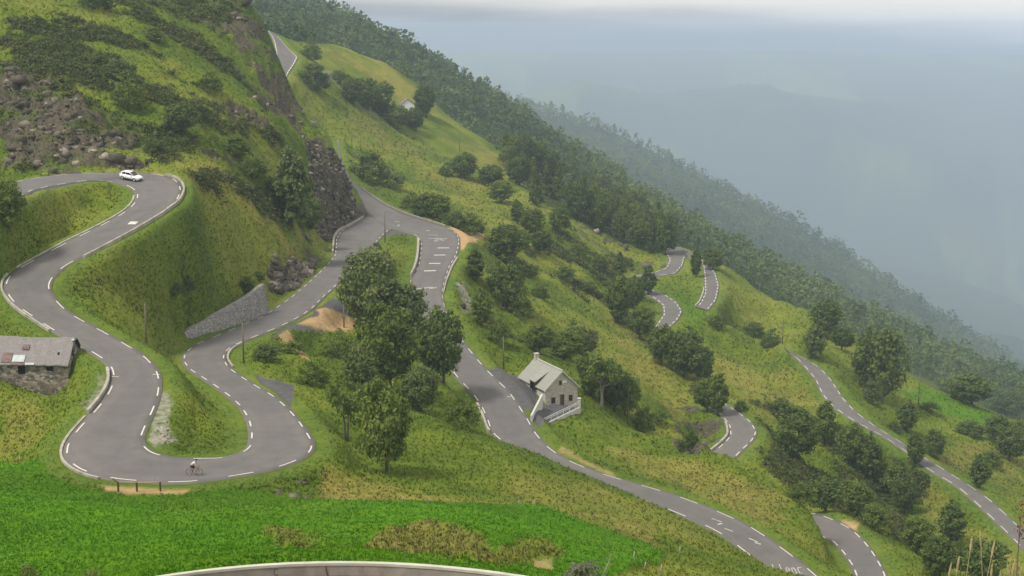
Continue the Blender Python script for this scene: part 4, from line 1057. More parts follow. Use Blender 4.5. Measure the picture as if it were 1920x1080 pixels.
def rock_rubble():
    k = NT_('rock'); at_ = k.n('ShaderNodeAttribute', attribute_name='tint')
    c = k.ramp(at_.outputs['Fac'], (0.0, (.045, .040, .030)), (.45, (.115, .100, .075)), (.8, (.20, .175, .14)), (1, (.38, .32, .265)))
    c = k.mix(k.ramp(k.noise(2.0, 6, .7), (.45, 0.0), (.65, .7)), c, (.07, .07, .04))
    M['rock'] = k.fin(c, .95, k.noise(3, 6, .7), .6, .1, .1)
    rng = np.random.default_rng(41)
    bank = cover([(508,535),(520,500),(550,482),(582,478),(585,492),(560,515),(530,540)], 3, 4, 250, 330)
    rub = cover([(480,905),(560,890),(610,915),(590,938),(500,930)], 4, 6, 120, 160) * .5
    crop_ = np.clip(rock - .35, 0, 1) * np.where((UT > 420) & (UT < 560) & (VT < 450), .35, 1) * np.where((UT < 330), .55, 1)
    w = np.where(VIS & inframe & (near_road > 1.2) & (Yg < 640), ppx + .2, 0) * (crop_ + .9 * cliff + 4 * bank + .5 * rub + .8 * grav)
    N = 3000; x, y, i, j = scatter(w, N, rng); z = gz(x, y)
    bv = np.array([(a, b, c) for a in (-1, 1) for b in (-1, 1) for c in (-1, 1)], float) * .75
    bf = np.array([(0, 1, 3), (0, 3, 2), (4, 6, 7), (4, 7, 5), (0, 4, 5), (0, 5, 1), (2, 3, 7), (2, 7, 6), (0, 2, 6), (0, 6, 4), (1, 5, 7), (1, 7, 3)])
    sz = rng.uniform(.25, .95, N) ** 3.0 * (.5 + y / 300) * np.where(grav[i, j] > .3, .3, 1) * np.where((x > -80) & (bank[i, j] < .3) & (y > 300) & (y < 470), .55, 1) * np.where(rub[i, j] > .2, .5, 1)
    V = (bv[None] + rng.uniform(-.42, .42, (N, len(bv), 3))) * np.array([1.2, 1.0, .75]) * rng.uniform(.6, 1.3, (N, 1, 3))
    an = rng.uniform(0, 6.28, N); ti = rng.normal(0, .35, N); ca, sa, ct2, st2 = np.cos(an)[:, None], np.sin(an)[:, None], np.cos(ti)[:, None], np.sin(ti)[:, None]
    X, Y, Z = V[..., 0], V[..., 1] * ct2 - V[..., 2] * st2, V[..., 1] * st2 + V[..., 2] * ct2
    V = np.stack([X * ca - Y * sa, X * sa + Y * ca, Z], -1) * sz[:, None, None] + np.stack([x, y, z - .25 * sz], -1)[:, None]
    F = (bf[None] + (np.arange(N) * len(bv))[:, None, None]).reshape(-1, 3)
    o = mesh_obj('rock_rubble', V.reshape(-1, 3), F, M['rock']); a = o.data.attributes.new('tint', 'FLOAT', 'POINT'); a.data.foreach_set('value', np.repeat(np.clip(rng.normal(.5, .28, N) + .2 * bank[i, j] + .3 * (grav[i, j] > .3), 0, 1), len(bv)).astype(np.float32))
    tag(o, 'loose grey and pinkish rock on the cliffs and banks', 'rock', kind='stuff')
rock_rubble()
# ------------------------------------------------------------------ walls, kerbs and road paint
def stone_material(name, lo, mid, hi, sc=1.6):
    k = NT_(name); v = k.n('ShaderNodeTexVoronoi', feature='F1'); v.inputs['Scale'].default_value = sc; k.l(k.coord((1, 1, 1.7)), v.inputs['Vector'])
    e = k.n('ShaderNodeTexVoronoi', feature='DISTANCE_TO_EDGE'); e.inputs['Scale'].default_value = sc; k.l(k.coord((1, 1, 1.7)), e.inputs['Vector'])
    sx = k.n('ShaderNodeSeparateColor'); k.l(v.outputs['Color'], sx.inputs[0])
    c = k.ramp(sx.outputs[0], (0.1, lo), (0.5, mid), (0.9, hi))
    c = k.mix(k.math('MULTIPLY', k.ramp(e.outputs[0], (0.0, 1.0), (0.09, 0.0)), 0.6), c, tuple(x * .55 for x in lo))
    c = k.mix(k.math('MULTIPLY', k.ramp(k.noise(1.2, 6, .65), (.45, 0.0), (.75, 1.0)), .3), c, tuple(x * .7 for x in mid))
    return k.fin(c, .95, e.outputs[0], .6, .08, .1)
M['masonry'] = stone_material('house_stone', (.46, .42, .35), (.54, .50, .42), (.62, .58, .50), 3.0)
M['barn_stone'] = stone_material('barn_stone', (.12, .105, .085), (.24, .205, .165), (.40, .35, .29), 1.8)
M['wall_stone'] = stone_material('grey_wall_stone', (.20, .19, .175), (.29, .275, .255), (.39, .37, .345), 2.4)
M['white'] = plain('white_render', (.55, .535, .48), .9, .2, var=.15, scale=1.2)
M['black'] = plain('dark_opening', (.012, .011, .010), .9, .1)
M['brown'] = plain('brown_timber', (.10, .055, .035), .8, .2, var=.3, scale=5)
M['glass'] = plain('dark_glass', (.02, .022, .025), .15, .6)
M['rust'] = plain('rusty_sheet', (.20, .135, .12), .8, .2, var=.3, scale=2)
M['zinc'] = plain('pale_sheet', (.46, .50, .50), .6, .3, var=.15, scale=2)
M['pole'] = plain('weathered_pole', (.17, .145, .12), .9, .1, var=.3, scale=5)
M['stake'] = plain('grey_stake', (.38, .35, .29), .9, .1, var=.2, scale=5)
M['tar'] = plain('black_paint', (.06, .055, .05), .8, .1)
def roof_material(name, lo, hi, rows):
    k = NT_(name); w = k.n('ShaderNodeTexBrick'); w.inputs['Scale'].default_value = rows; w.inputs['Mortar Size'].default_value = .03; w.inputs['Bias'].default_value = 0
    w.inputs['Color1'].default_value = (*lo, 1); w.inputs['Color2'].default_value = (*hi, 1); w.inputs['Mortar'].default_value = (*[x * .45 for x in lo], 1)
    k.l(k.coord(None, 'UV'), w.inputs['Vector'])
    c = k.mix(k.math('MULTIPLY', k.ramp(k.noise(1.1, 6, .7), (.4, 0.0), (.7, 1.0)), .45), w.outputs['Color'], tuple(x * .72 for x in lo))
    return k.fin(c, .75, k.noise(4, 4), .3, .05, .3)
M['slate'] = roof_material('old_slates', (.20, .18, .175), (.33, .30, .29), 6.0)
M['barn_slate'] = roof_material('lichen_slates', (.25, .225, .215), (.36, .33, .315), 5.0)
M['roof'] = roof_material('pale_roof_slates', (.36, .365, .315), (.42, .42, .37), 5.0)
def uv_box(o, sx=.25):
    """UVs from the plane of every face"""
    me = o.data; uv = me.uv_layers.new(name='UVMap')
    for p in me.polygons:
        n = p.normal; a = Vector((-n.y, n.x, 0)); a = a.normalized() if a.length > .05 else Vector((1, 0, 0)); b = n.cross(a)
        for li in p.loop_indices:
            c = me.vertices[me.loops[li].vertex_index].co; uv.data[li].uv = (c.dot(a) * sx, c.dot(b) * sx)

def strip_rows(name, side, p0, p1):
    Q = next(S for S in STRIPS if S['name'] == name)['Q']; e = Q[:, :3] if side == 0 else Q[:, 3:]
    u, v = uv_of(e[:, 0], e[:, 1], e[:, 2])
    a = int(np.argmin(np.hypot(u - p0[0], v - p0[1]))); b = int(np.argmin(np.hypot(u - p1[0], v - p1[1])))
    return Q, (a, b) if a < b else (b, a)
def swept_wall(base, out, h, th, depth, name, mat, label, taper=0.0, cap=None, group=None):
    """a wall along base points; out = unit vectors pointing off the road; returns its object"""
    n = len(base); base = np.asarray(base); out = np.asarray(out); hh = np.full(n, h) if np.isscalar(h) else np.asarray(h)
    hh = hh.copy(); up = np.array([0, 0, 1.0])
    A = base + up * (-depth); B = base + up * hh[:, None] - out * taper; Cc = B + out * th; Dd = A + out * (th + taper)
    V = np.stack([A, B, Cc, Dd], 1).reshape(-1, 3); i = np.arange(n * 4).reshape(n, 4); F = []
    for k in range(3): F.append(np.stack([i[:-1, k], i[1:, k], i[1:, k + 1], i[:-1, k + 1]], -1))
    F = [tuple(f) for f in np.concatenate(F)] + [tuple(i[0]), tuple(i[-1][::-1])]
    mb = MB(); mb.add(V, F); o = mb.build(name, mat); tag(o, label, 'wall', group)
    if cap:
        c = MB(); a2 = B + up * .003 - out * cap[0]; d2 = Cc + up * .003 + out * cap[0]; V = np.stack([a2, a2 + up * cap[1], d2 + up * cap[1], d2], 1).reshape(-1, 3)
        F = [tuple(f) for k in range(4) for f in np.stack([i[:-1, k], i[1:, k], i[1:, (k + 1) % 4], i[:-1, (k + 1) % 4]], -1)] + [tuple(i[0]), tuple(i[-1][::-1])]
        c.add(V, F); c.build('coping', cap[2], o)
    return o
def kerb(name, side, p0, p1, h, th, label, mat='kerb', depth=.5, gap=.06, cat=None, nm='kerb_wall', **k):
    Q, (a, b) = strip_rows(name, side, p0, p1); q = Q[a:b + 1]
    w = q[:, 3:] - q[:, :3]; w[:, 2] = 0; w /= np.linalg.norm(w, axis=1, keepdims=True)
    out = -w if side == 0 else w; e = (q[:, :3] if side == 0 else q[:, 3:]) + out * gap
    return swept_wall(e, out, h, th, depth, nm, M[mat], label, **k)
kerb('upper', 0, (312, 327), (157, 483), .42, .32, 'pale concrete kerb wall round the outside of the top bend, right of the white car')
kerb('upper', 1, (256, 366), (36, 500), .12, .30, 'thin grey kerb along the inside of the road below the white car')
kerb('upper', 1, (8, 514), (98, 620), .25, .30, 'grey kerb round the outside of the left bend above the stone barn')
kerb('upper', 1, (206, 695), (168, 775), .45, .35, 'pale kerb wall over the stone bank just right of the barn')
kerb('upper', 1, (164, 778), (178, 896), .13, .28, 'low kerb round the left outside of the lower hairpin')
kerb('upper', 0, (627, 475), (682, 408), .6, .45, 'concrete wall curving along the foot of the dark cliff')
kerb('upper', 1, (430, 692), (450, 646), .2, .3, 'short grey kerb round the inside of the lower bend by the pole')
kerb('house', 1, (676, 352), (835, 425), .45, .4, 'long pale kerb wall along the upper edge of the junction road')
kerb('house', 0, (772, 520), (786, 450), .9, .6, 'thick pale wall along the inside of the hairpin with the painted bars')
kerb('house', 1, (832, 548), (856, 482), .2, .45, 'low sandy kerb along the outside of the hairpin with the painted bars')
kerb('house', 0, (899, 760), (919, 812), .55, .4, 'pale kerb wall on the inside of the road bend opposite the stone house')
kerb('lower', 1, (1365, 790), (1336, 848), .5, .45, 'pale kerb wall inside the small lower bend under the little cliff')
kerb('bendc', 1, (1321, 540), (1306, 575), .4, .5, 'grey retaining wall inside the right leg of the twin hairpins', depth=2.5)
# stone retaining walls
def ground_wall(pts, h, th, name, mat, label, depth=.8, dmin=0, sink=0.0, **k):
    P = [np.array(p[:3]) if len(p) == 3 and p[1] < 0 else None for p in pts]
    base = np.array([hit(p[0], p[1], dmin) if len(p) == 2 else at(p[0], p[1], p[2]) for p in pts])
    s = np.r_[0, np.cumsum(np.linalg.norm(np.diff(base, axis=0), axis=1))]; n = max(3, int(s[-1] / 1.2)); ss = np.linspace(0, s[-1], n)
    B = np.stack([np.interp(ss, s, base[:, i]) for i in range(3)], 1); B[:, 2] -= sink
    d = np.gradient(B[:, :2], axis=0); d /= np.linalg.norm(d, axis=1, keepdims=True); out = np.c_[-d[:, 1], d[:, 0], np.zeros(n)]
    if out[n // 2][1] < 0: out = -out
    hh = np.interp(ss / s[-1], np.linspace(0, 1, len(h)), h) if hasattr(h, '__len__') else h
    return swept_wall(B, out, hh, th, depth, name, M[mat], label, **k)
ground_wall([(357, 640), (400, 626), (440, 612), (478, 600), (508, 588)], [1.5, 2.4, 3.3, 4.3, 5.6], .9, 'retaining_wall', 'wall_stone', 'sloping grey stone retaining wall above the road behind the two poles', taper=-1.1, depth=1.5)
# parapet of the near road
Q, (a, b) = strip_rows('near', 1, (200, 1110), (1240, 1130)); q = Q[a:b + 1]
par = swept_wall(q[:, 3:], np.tile([0, 1, 0], (len(q), 1)), .52, .22, .6, 'parapet', plain('parapet_concrete', (.33, .285, .25), .9, .2, var=.22, scale=1.4), 'long concrete parapet with pale coping along the near road at the bottom edge', cap=(.03, .13, plain('parapet_coping', (.52, .50, .42), .85, .2, var=.15, scale=1.2)))
def on_par(u, lift=.0):
    uu, _ = uv_of(q[:, 3], q[:, 4], q[:, 5] + .5); k = int(np.argmin(abs(uu - u))); return q[k, 3:] + np.array([(u - uu[k]) * q[k, 4] / FPX, -.035, lift])
for (cx, w) in ((519, 0), (532, 0)):
    mb = MB(); c = on_par(cx, .30)
    for s in range(8):
        a0, a1 = [math.radians(50 + 260 * t / 8) for t in (s, s + 1)]
        P = [c + np.array([math.cos(x) * r * .75, 0, math.sin(x) * r]) for x, r in ((a0, .19), (a1, .19), (a1, .145), (a0, .145))]
        mb.add(P, [(0, 1, 2, 3)])
    mb.build('painted_letter', M['tar'], par)
mb = MB(); c = on_par(612, .0)
V = []
for s in range(11):
    z0 = .02 + s * .047; x0 = .10 * math.exp(-z0 * 5); V += [c + np.array([x0 - .025, 0, z0]), c + np.array([x0 + .025, 0, z0])]
mb.add(V, [(2 * s, 2 * s + 1, 2 * s + 3, 2 * s + 2) for s in range(10)])
mb.build('expansion_joint', M['tar'], par)

# paint on the carriageway
def mark_quads(name, pts, mb, lift=.035):
    """flat marks laid on a strip; pts = list of quads given as plan offsets round a place on the road"""
    Q = next(S for S in STRIPS if S['name'] == name)['Q']; m = (Q[:, :3] + Q[:, 3:]) / 2
    for (u, v, quad) in pts:
        um, vm = uv_of(m[:, 0], m[:, 1], m[:, 2]); e = []
        for f in np.linspace(.05, .95, 19):
            p = Q[:, :3] * (1 - f) + Q[:, 3:] * f; pu, pv = uv_of(p[:, 0], p[:, 1], p[:, 2]); d = np.hypot(pu - u, pv - v); k = int(d.argmin()); e.append((d[k], k, f))
        _, k, f = min(e); p = Q[k, :3] * (1 - f) + Q[k, 3:] * f
        k0, k1 = max(k - 2, 0), min(k + 2, len(Q) - 1); dl = m[k1] - m[k0]; w = Q[k, 3:] - Q[k, :3]; nrm = np.cross(w, dl); nrm /= np.linalg.norm(nrm); nrm *= np.sign(nrm[2])
        V = []
        for (x, y) in quad: V.append((p[0] + x, p[1] + y, p[2] + .05 * (1 - (2 * f - 1) ** 2) + lift - (nrm[0] * x + nrm[1] * y) / nrm[2]))
        mb.add(V, [tuple(range(len(V)))])
def bar(w, l, ang=0.0):
    c, s = math.cos(ang), math.sin(ang); return [(c * x - s * y, s * x + c * y) for x, y in ((-w / 2, -l / 2), (w / 2, -l / 2), (w / 2, l / 2), (-w / 2, l / 2))]
mb = MB(); mark_quads('house', [(830, 465, bar(3.0, .9)), (824, 479, bar(2.9, .9)), (815, 494, bar(2.8, .9)), (807, 509, bar(2.8, .9))], mb)
mb.build('painted_bar', M['paint'], ROADS['house'])
mb = MB(); mark_quads('house', [(803, 433, bar(1.0, .7)), (812, 440, bar(2.6, .5)), (816, 448, bar(3.4, .6, .1)), (826, 450, bar(2.8, .5, -.5)), (833, 449, bar(2.2, .5, .7)), (818, 452, bar(1.0, .9)), (745, 416, bar(1.6, .6)), (748, 422, bar(.5, 2.0)), (797, 540, bar(3.6, .6)), (810, 541, bar(1.6, .7)), (1345, 976, bar(1.6, .22, -.5)), (1350, 982, bar(1.0, .3, .6)), (1365, 991, bar(1.4, .2, -.6)), (1412, 1012, bar(1.5, .25, -.7)), (1420, 1016, bar(.9, .3, -.5)), (955, 745, bar(.6, .3))], mb)
mb.build('faded_paint', M['worn_paint'], ROADS['house'])
mb = MB(); mark_quads('upper', [(249, 418, bar(1.3, 1.9)), (217, 707, bar(.9, .16)), (293, 701, bar(.9, .16)), (585, 500, bar(.3, .3))], mb); mb.build('painted_patch', M['paint'], ROADS['upper'])
def letter(ch):
    S = {'b': [((.15, 0), (.15, 1)), ((.15, .5), (.75, .5)), ((.75, .5), (.85, .25)), ((.85, .25), (.7, .03)), ((.7, .03), (.15, .03))], 'l': [((.35, 1), (.5, 0))],
         'e': [((.15, .32), (.85, .32)), ((.85, .32), (.75, .58)), ((.75, .58), (.3, .6)), ((.3, .6), (.15, .32)), ((.15, .32), (.3, .03)), ((.3, .03), (.85, .05))],
         'n': [((.15, 0), (.15, .6)), ((.15, .5), (.6, .6)), ((.6, .6), (.8, .4)), ((.8, .4), (.8, 0))],
         'c': [((.9, .6), (.3, .6)), ((.3, .6), (.12, .3)), ((.12, .3), (.3, .03)), ((.3, .03), (.9, .03))]}
    return S[ch]
mb = MB(); items = []
for i, ch in enumerate('blenc'):
    for (x0, y0), (x1, y1) in letter(ch):
        cx, cy = (-1.75 + i * .85) + (x0 + x1) / 2 * .72, (y0 + y1) / 2 * 2.6 - .8 + i * .13
        dx_, dy_ = (x1 - x0) * .72, (y1 - y0) * 2.6; l = math.hypot(dx_, dy_) + .12; an = math.atan2(dy_, dx_)
        items.append((1474, 1071, [(cx + a, cy + b) for a, b in bar(l * .9, .15, an)]))
mark_quads('house', items, mb, .04); mb.build('painted_word', M['worn_paint'], ROADS['house'])

# ------------------------------------------------------------------ stone house
def house():
    p = at(1023, 764, 247.0); gx = np.array([.905, .425]); rz = math.atan2(.425, .905)
    R = empty('stone_house', p, rz); W, Ln, H, RH = 6.6, 11.0, 3.35, 3.05
    w = MB(); poly = [(0, -3.0), (W, -3.0), (W, H), (W / 2, H + RH), (0, H)]; w.prism(poly, 0, Ln); wall = w.build('wall', M['masonry'], R)
    r = MB(); t = .16; ov = .30
    for s in (-1, 1):
        e = W / 2 + ov + .1; sl = RH / (W / 2); zE = H + RH + .09 - sl * e
        P = [(W / 2, H + RH + .09), (W / 2 + s * e, zE), (W / 2 + s * e, zE + t), (W / 2, H + RH + .09 + t * 1.15)]
        r.prism(P if s < 0 else P[::-1], -ov, Ln + ov)
    roof = r.build('roof', M['roof'], R); uv_box(roof, .5)
    v = MB()
    for s in (-1, 1):
        e = W / 2 + ov + .14; sl = RH / (W / 2); zE = H + RH + .06 - sl * e
        P = [(W / 2, H + RH - .02), (W / 2 + s * e, zE - .08), (W / 2 + s * e, zE + .26), (W / 2, H + RH + .34)]
        v.prism(P, -ov - .10, -ov - .004); 
    v.box((W / 2, Ln / 2, H + RH + .31), (.28, Ln + .4, .10)); v.build('verge_trim', plain('trim', (.50, .49, .44), .8, .2), roof)
    c = MB(); c.box((W / 2, Ln - .45, H + RH + .55), (.75, .75, 1.3)); c.box((W / 2, Ln - .45, H + RH + 1.25), (.9, .9, .14)); c.build('chimney', M['masonry'], roof, bevel=.02)
    # left wall seen low over the yard, white plaster band
    b = MB(); b.box((-.025, Ln / 2, H / 2 + .5), (.04, Ln - .05, H - 1.1)); b.build('plaster_band', M['white'], wall)
    # dormer on the yard side
    d = MB(); dy = 4.6
    d.prism([(-.25, H + .0), (1.9, H + 1.75 + .35), (1.9, H + 1.0), (-.25, H - .15)], dy - .95, dy + .95); dm = d.build('dormer', M['brown'], roof)
    d = MB(); d.prism([(-.55, H + .62), (2.7, H + 2.55), (2.7, H + 2.70), (-.55, H + .78)], dy - 1.25, dy + 1.25); o = d.build('dormer_roof', M['roof'], dm); uv_box(o, .5)
    d = MB()
    d.prism([(-.5, H - .9), (-.28, H - .9), (-.28, H + .62), (-.5, H + .62)], dy - .95, dy + .95); d.build('opening', M['black'], dm)
    d = MB()
    for s in (-1, 1): d.prism([(-.5, H - .9), (1.6, H + .2), (1.9, H + 2.0), (-.5, H + .62)], dy + s * 1.0 - .05, dy + s * 1.0 + .05)
    d.build('dormer_cheek', M['brown'], dm)
    def window(x, z, ww, hh, nm='window', mat='glass', fr='masonry'):
        f = MB()
        for (cx, cz, sx, sz) in ((x, z + hh / 2 + .09, ww + .36, .18), (x, z - hh / 2 - .07, ww + .36, .14), (x - ww / 2 - .08, z, .16, hh), (x + ww / 2 + .08, z, .16, hh)): f.box((cx, -.02, cz), (sx, .10, sz))
        fo = f.build(nm, plain('dressed_stone', (.43, .39, .33), .9, .1), wall)
        g = MB(); g.box((x, .0, z), (ww, .06, hh)); g.build('pane' if nm == 'window' else 'leaf', M[mat], fo)
        if nm == 'window':
            m = MB(); m.box((x, -.04, z), (.06, .03, hh)); m.box((x, -.042, z + .1), (ww, .03, .05)); m.build('glazing_bar', M['brown'], fo)
    window(1.55, 1.15, .85, 1.15); window(5.15, 1.25, .8, 1.15); window(3.0, H + 1.0, .55, .8)
    window(3.4, 1.05, .85, 2.1, 'door', 'brown')
    s = MB(); s.box((3.85, -.05, H + 1.15), (.85, .07, .5)); s.build('white_panel', plain('white_panel', (.8, .8, .8), .6), wall)
    s = MB(); s.box((W / 2, -.02, H - .15), (W + .02, .05, .12)); s.build('string_course', plain('course', (.42, .385, .32), .9, .1), wall)
    tag(R, 'grey stone house with steep pale roof, dormer and chimney beside the descending road', 'house'); return p, rz
HP, HRZ = house()
# pale side wall between yard and terrace, terrace wall with railing
a0, a1 = hit(1018, 765), hit(998, 791)
t0_, t1_ = at(1017, 739, a0[1]), at(998, 779, a1[1])
n = 8; f = np.linspace(0, 1, n)[:, None]; B = a0 * (1 - f) + a1 * f; d = (a1 - a0)[:2] / np.linalg.norm((a1 - a0)[:2]); out = np.tile([d[1], -d[0], 0], (n, 1))
swept_wall(B, out, np.linspace(t0_[2] - a0[2], t1_[2] - a1[2], n), .35, 2.6, 'side_wall', M['white'], 'slanting white wall between the parking yard and the terrace of the stone house')
T0, T1 = at(1011, 802, 233.5), at(1085, 766, 245.5)
n = 14; f = np.linspace(0, 1, n)[:, None]; B = T0 * (1 - f) + T1 * f; d = (T1 - T0)[:2] / np.linalg.norm((T1 - T0)[:2]); out = np.tile([d[1], -d[0], 0], (n, 1))
swept_wall(B, out, .32, .35, 2.2, 'terrace_wall', M['white'], 'low white wall along the front of the terrace of the stone house')
B2 = B - out * .1 + np.array([0, 0, .32])
R_ = empty('railing', B2[0]); rl = MB()
for z in (.55, .85): rl.tube([p + np.array([0, 0, z]) - B2[0] for p in B2], .05, 6)
rl.build('rail', plain('white_metal', (.62, .62, .62), .5), R_); 
for p in B2[::2]:
    ps = MB(); ps.box(p - B2[0] + np.array([0, 0, .43]), (.09, .09, .9)); ps.build('post', bpy.data.materials['white_metal'], R_)
tag(R_, 'white metal railing on the terrace wall in front of the stone house', 'railing')
g0 = at(1084, 768, 245.4); pl = MB(); pl.box(g0 + np.array([0.2, .3, .7]), (.55, .55, 2.6)); pl.box(g0 + np.array([.2, .3, 2.05]), (.68, .68, .12)); tag(pl.build('wall_pier', M['white'], bevel=.02), 'white square pier at the right end of the terrace wall', 'pier')
# ------------------------------------------------------------------ stone barn
def barn():
    p = hit(129, 712); R = empty('stone_barn', p, math.radians(-3)); Ln, Dp, H, RH = 15.0, 5.2, 2.15, 2.75
    w = MB(); w.prism([(0, -2.5), (Dp, -2.5), (Dp, H), (Dp / 2, H + RH), (0, H)], 0, Ln, M=Matrix.Rotation(math.pi / 2, 4, 'Z'))  # prism along -x
    wall = w.build('wall', M['barn_stone'], R)
    r = MB(); rng = random.Random(4); N = 24
    for s, (y0, y1) in ((0, (-.28, Dp / 2)), (1, (Dp + .28, Dp / 2))):
        sl = RH / (Dp / 2); ze = H - sl * .28; P = []
        for k in range(N + 1):
            x = .12 - (Ln + .3) * k / N; sag = -.22 * math.sin(math.pi * min(1, k / N * 1.6)) + rng.uniform(-.05, .05)
            P += [(x, y0, ze + rng.uniform(-.06, .06)), (x, (y0 + y1) / 2, (ze + H + RH) / 2 + sag * .7 + rng.uniform(-.04, .04) + .06), (x, y1, H + RH + sag + .1)]
            P += [(a, b, c + .14) for a, b, c in P[-3:]]
        F = []
        for k in range(N):
            b = k * 6
            for j in range(2): F += [(b + j, b + j + 1, b + 6 + j + 1, b + 6 + j), (b + 3 + j, b + 9 + j, b + 9 + j + 1, b + 3 + j + 1)]
            F += [(b, b + 6, b + 9, b + 3), (b + 2, b + 5, b + 11, b + 8)]
        F += [(0, 3, 4, 1), (1, 4, 5, 2)]; r.add(P, F)
    roof = r.build('roof', M['barn_slate'], R); uv_box(roof, .5)
    def slab(x0, x1, f0, f1, mat, nm, th=.05):
        sl = RH / (Dp / 2); m = MB(); V = []
        for (x, f) in ((x0, f0), (x1, f0), (x1, f1), (x0, f1)):
            y = -.28 + f * (Dp / 2 + .28); z = H - sl * .28 + f * (RH + sl * .28) + .17; V += [(x, y, z)]
        V += [(a, b - .05, c + th) for a, b, c in V]; m.add(V, [(0, 1, 2, 3), (4, 7, 6, 5), (0, 4, 5, 1), (1, 5, 6, 2), (2, 6, 7, 3), (3, 7, 4, 0)]); return m.build(nm, mat, roof)
    slab(-7.3, -5.7, .08, .32, M['zinc'], 'sheet_patch'); slab(-8.7, -7.4, .06, .40, M['rust'], 'rusty_patch'); slab(-6.4, -5.5, .52, .70, M['rust'], 'hatch')
    slab(-5.5, -4.3, -.02, .05, M['zinc'], 'eave_sheet'); slab(-7.4, -5.6, -.03, .05, M['rust'], 'eave_board'); slab(-1.6, -1.35, .36, .44, M['black'], 'slate_hole', .02)
    for x, ww, hh, z in ((-2.4, .9, .7, 1.5), (-6.1, .9, 1.2, 1.3)):
        m = MB(); m.box((x, -.012, z), (ww, .05, hh)); m.build('opening', M['black'], wall)
    for y, z, ww, hh in ((1.9, 3.1, .45, .8), (1.7, 1.7, .5, .75)):
        m = MB(); m.box((.012, y, z), (.05, ww, hh)); m.build('opening', M['black'], wall)
    m = MB(); m.box((.18, Dp / 2 + .9, H + RH - .9), (.12, .5, 1.5), M=Matrix.Rotation(math.radians(42), 3, 'X')); m.build('barge_board', M['black'], roof)
    m = MB(); m.box((.05, Dp / 2 - .4, H + RH - .15), (.3, .7, .16)); m.build('ridge_stone', M['white'], roof)
    tag(R, 'old stone barn with sagging grey slate roof at the left edge below the road', 'barn')
barn()
# the white gable showing between the trees of the high hedge
gp = hit(764, 232); gp[1] += 4; R_ = empty('white_cottage', gp, .15); w = MB(); w.prism([(-3, -2), (3, -2), (3, 9.0), (0, 11.2), (-3, 9.0)], 0, 7); w.build('wall', plain('limewash', (.82, .81, .78), .9), R_)
w = MB(); w.prism([(-3.4, 8.7), (0, 11.2), (3.4, 8.7), (3.4, 8.95), (0, 11.5), (-3.4, 8.95)], -.3, 7.3); o = w.build('roof', M['slate'], R_); uv_box(o, .5)
tag(R_, 'white gabled cottage nearly hidden by the trees of the high hedge', 'house')

# ------------------------------------------------------------------ poles, posts and fences
POLES = [(275, 645, 80, 'bare wooden pole on the grass between the two road legs, left of the retaining wall'), (457, 680, 80, 'wooden pole at the inside of the lower bend in front of the retaining wall'),
         (645, 614, 44, 'short pole at the orange gravel of the lay-by'), (722, 455, 58, 'dark pole on the grassy island of the junction'), (862, 286, 52, 'thin pole on the grass spur above the dark wood'),
         (1467, 646, 48, 'thin pole on the meadow left of the big skyline tree'), (1722, 758, 62, 'pole standing on the edge of the bright green meadow'), (1177, 794, 62, 'pale thin pole on the grass right of the stone house'),
         (944, 692, 64, 'pole on the verge above the stone house'), (660, 279, 34, 'left of two small posts on the high meadow by the cliff'), (677, 283, 28, 'right of two small posts on the high meadow by the cliff')]
for u, v, h, lab in POLES:
    p = hit(u, v); L_ = h * p[1] / FPX; R_ = empty('utility_pole', p); m = MB(); m.tube([(0, 0, -.8), (0, 0, L_ * .5), (.03, 0, L_)], [.15, .13, .10], 8); m.build('shaft', M['pole'], R_, True)
    c = MB(); c.tube([(.03, 0, L_ - .002), (.03, 0, L_ + .12)], [.11, .05], 8); c.tube([(-.22, 0, L_ - .35), (.26, 0, L_ - .35)], .035, 6); c.build('cap', M['pole'], R_); tag(R_, lab, 'pole')
def fence():
    P = [hit(222, 922), hit(257, 922), hit(301, 921)]; R_ = empty('guard_rail', P[0]); zt = [P[0][2] + 1.0, P[1][2] + .95, P[2][2] + .95]
    for p, z in zip(P, zt):
        m = MB(); m.box((p[0] - P[0][0], p[1] - P[0][1], (z + p[2]) / 2 - P[0][2] - .1), (.16, .16, z - p[2] + .25)); m.build('post', M['brown'], R_, bevel=.01)
    m = MB(); m.tube([np.array([p[0] - P[0][0], p[1] - P[0][1] + .14, z - P[0][2] - .06]) for p, z in zip(P, zt)], .075, 6); m.build('rail', plain('rail_wood', (.34, .27, .20), .85), R_)
    m = MB(); m.tube([np.array([p[0] - P[0][0] + k * 1.1, p[1] - P[0][1] + .14, z - P[0][2] - .1 - k * .8]) for k, p, z in ((0, P[0], zt[0]), (-.5, P[0], zt[0]))], .05, 6); m.build('brace', M['brown'], R_)
    tag(R_, 'brown three-post wooden rail on the outside of the lower hairpin near the cyclist', 'rail')
fence()
for u, v, h, lab in ((37, 869, 15, 'pale stake at the left end of the pasture below the barn'), (803, 944, 13, 'small stake on the upper pasture edge under the big dark tree'), (755, 943, 13, 'stake on the upper pasture edge left of the other small one'), (972, 950, 14, 'left one of two close stakes on the upper pasture edge'), (1001, 952, 15, 'right one of two close stakes on the upper pasture edge'), (1188, 1056, 24, 'tall pale stake at the right end of the pasture'), (1209, 1070, 18, 'pale stake beside the earth patch at the pasture end'), (1239, 1078, 22, 'pale stake right of the earth patch at the bottom edge'), (1274, 1042, 20, 'forked pale stake on the dry grass right of the pasture')):
    p = hit(u, v); L_ = h * p[1] / FPX; m = MB(); m.tube([(0, 0, -.3), (.02, .01, L_ * .6), (.05, .0, L_)], [.06, .055, .045], 6); o = m.build('fence_stake', M['stake'], None, True); o.location = p; tag(o, lab, 'stake', 'stakes along the pasture edge')
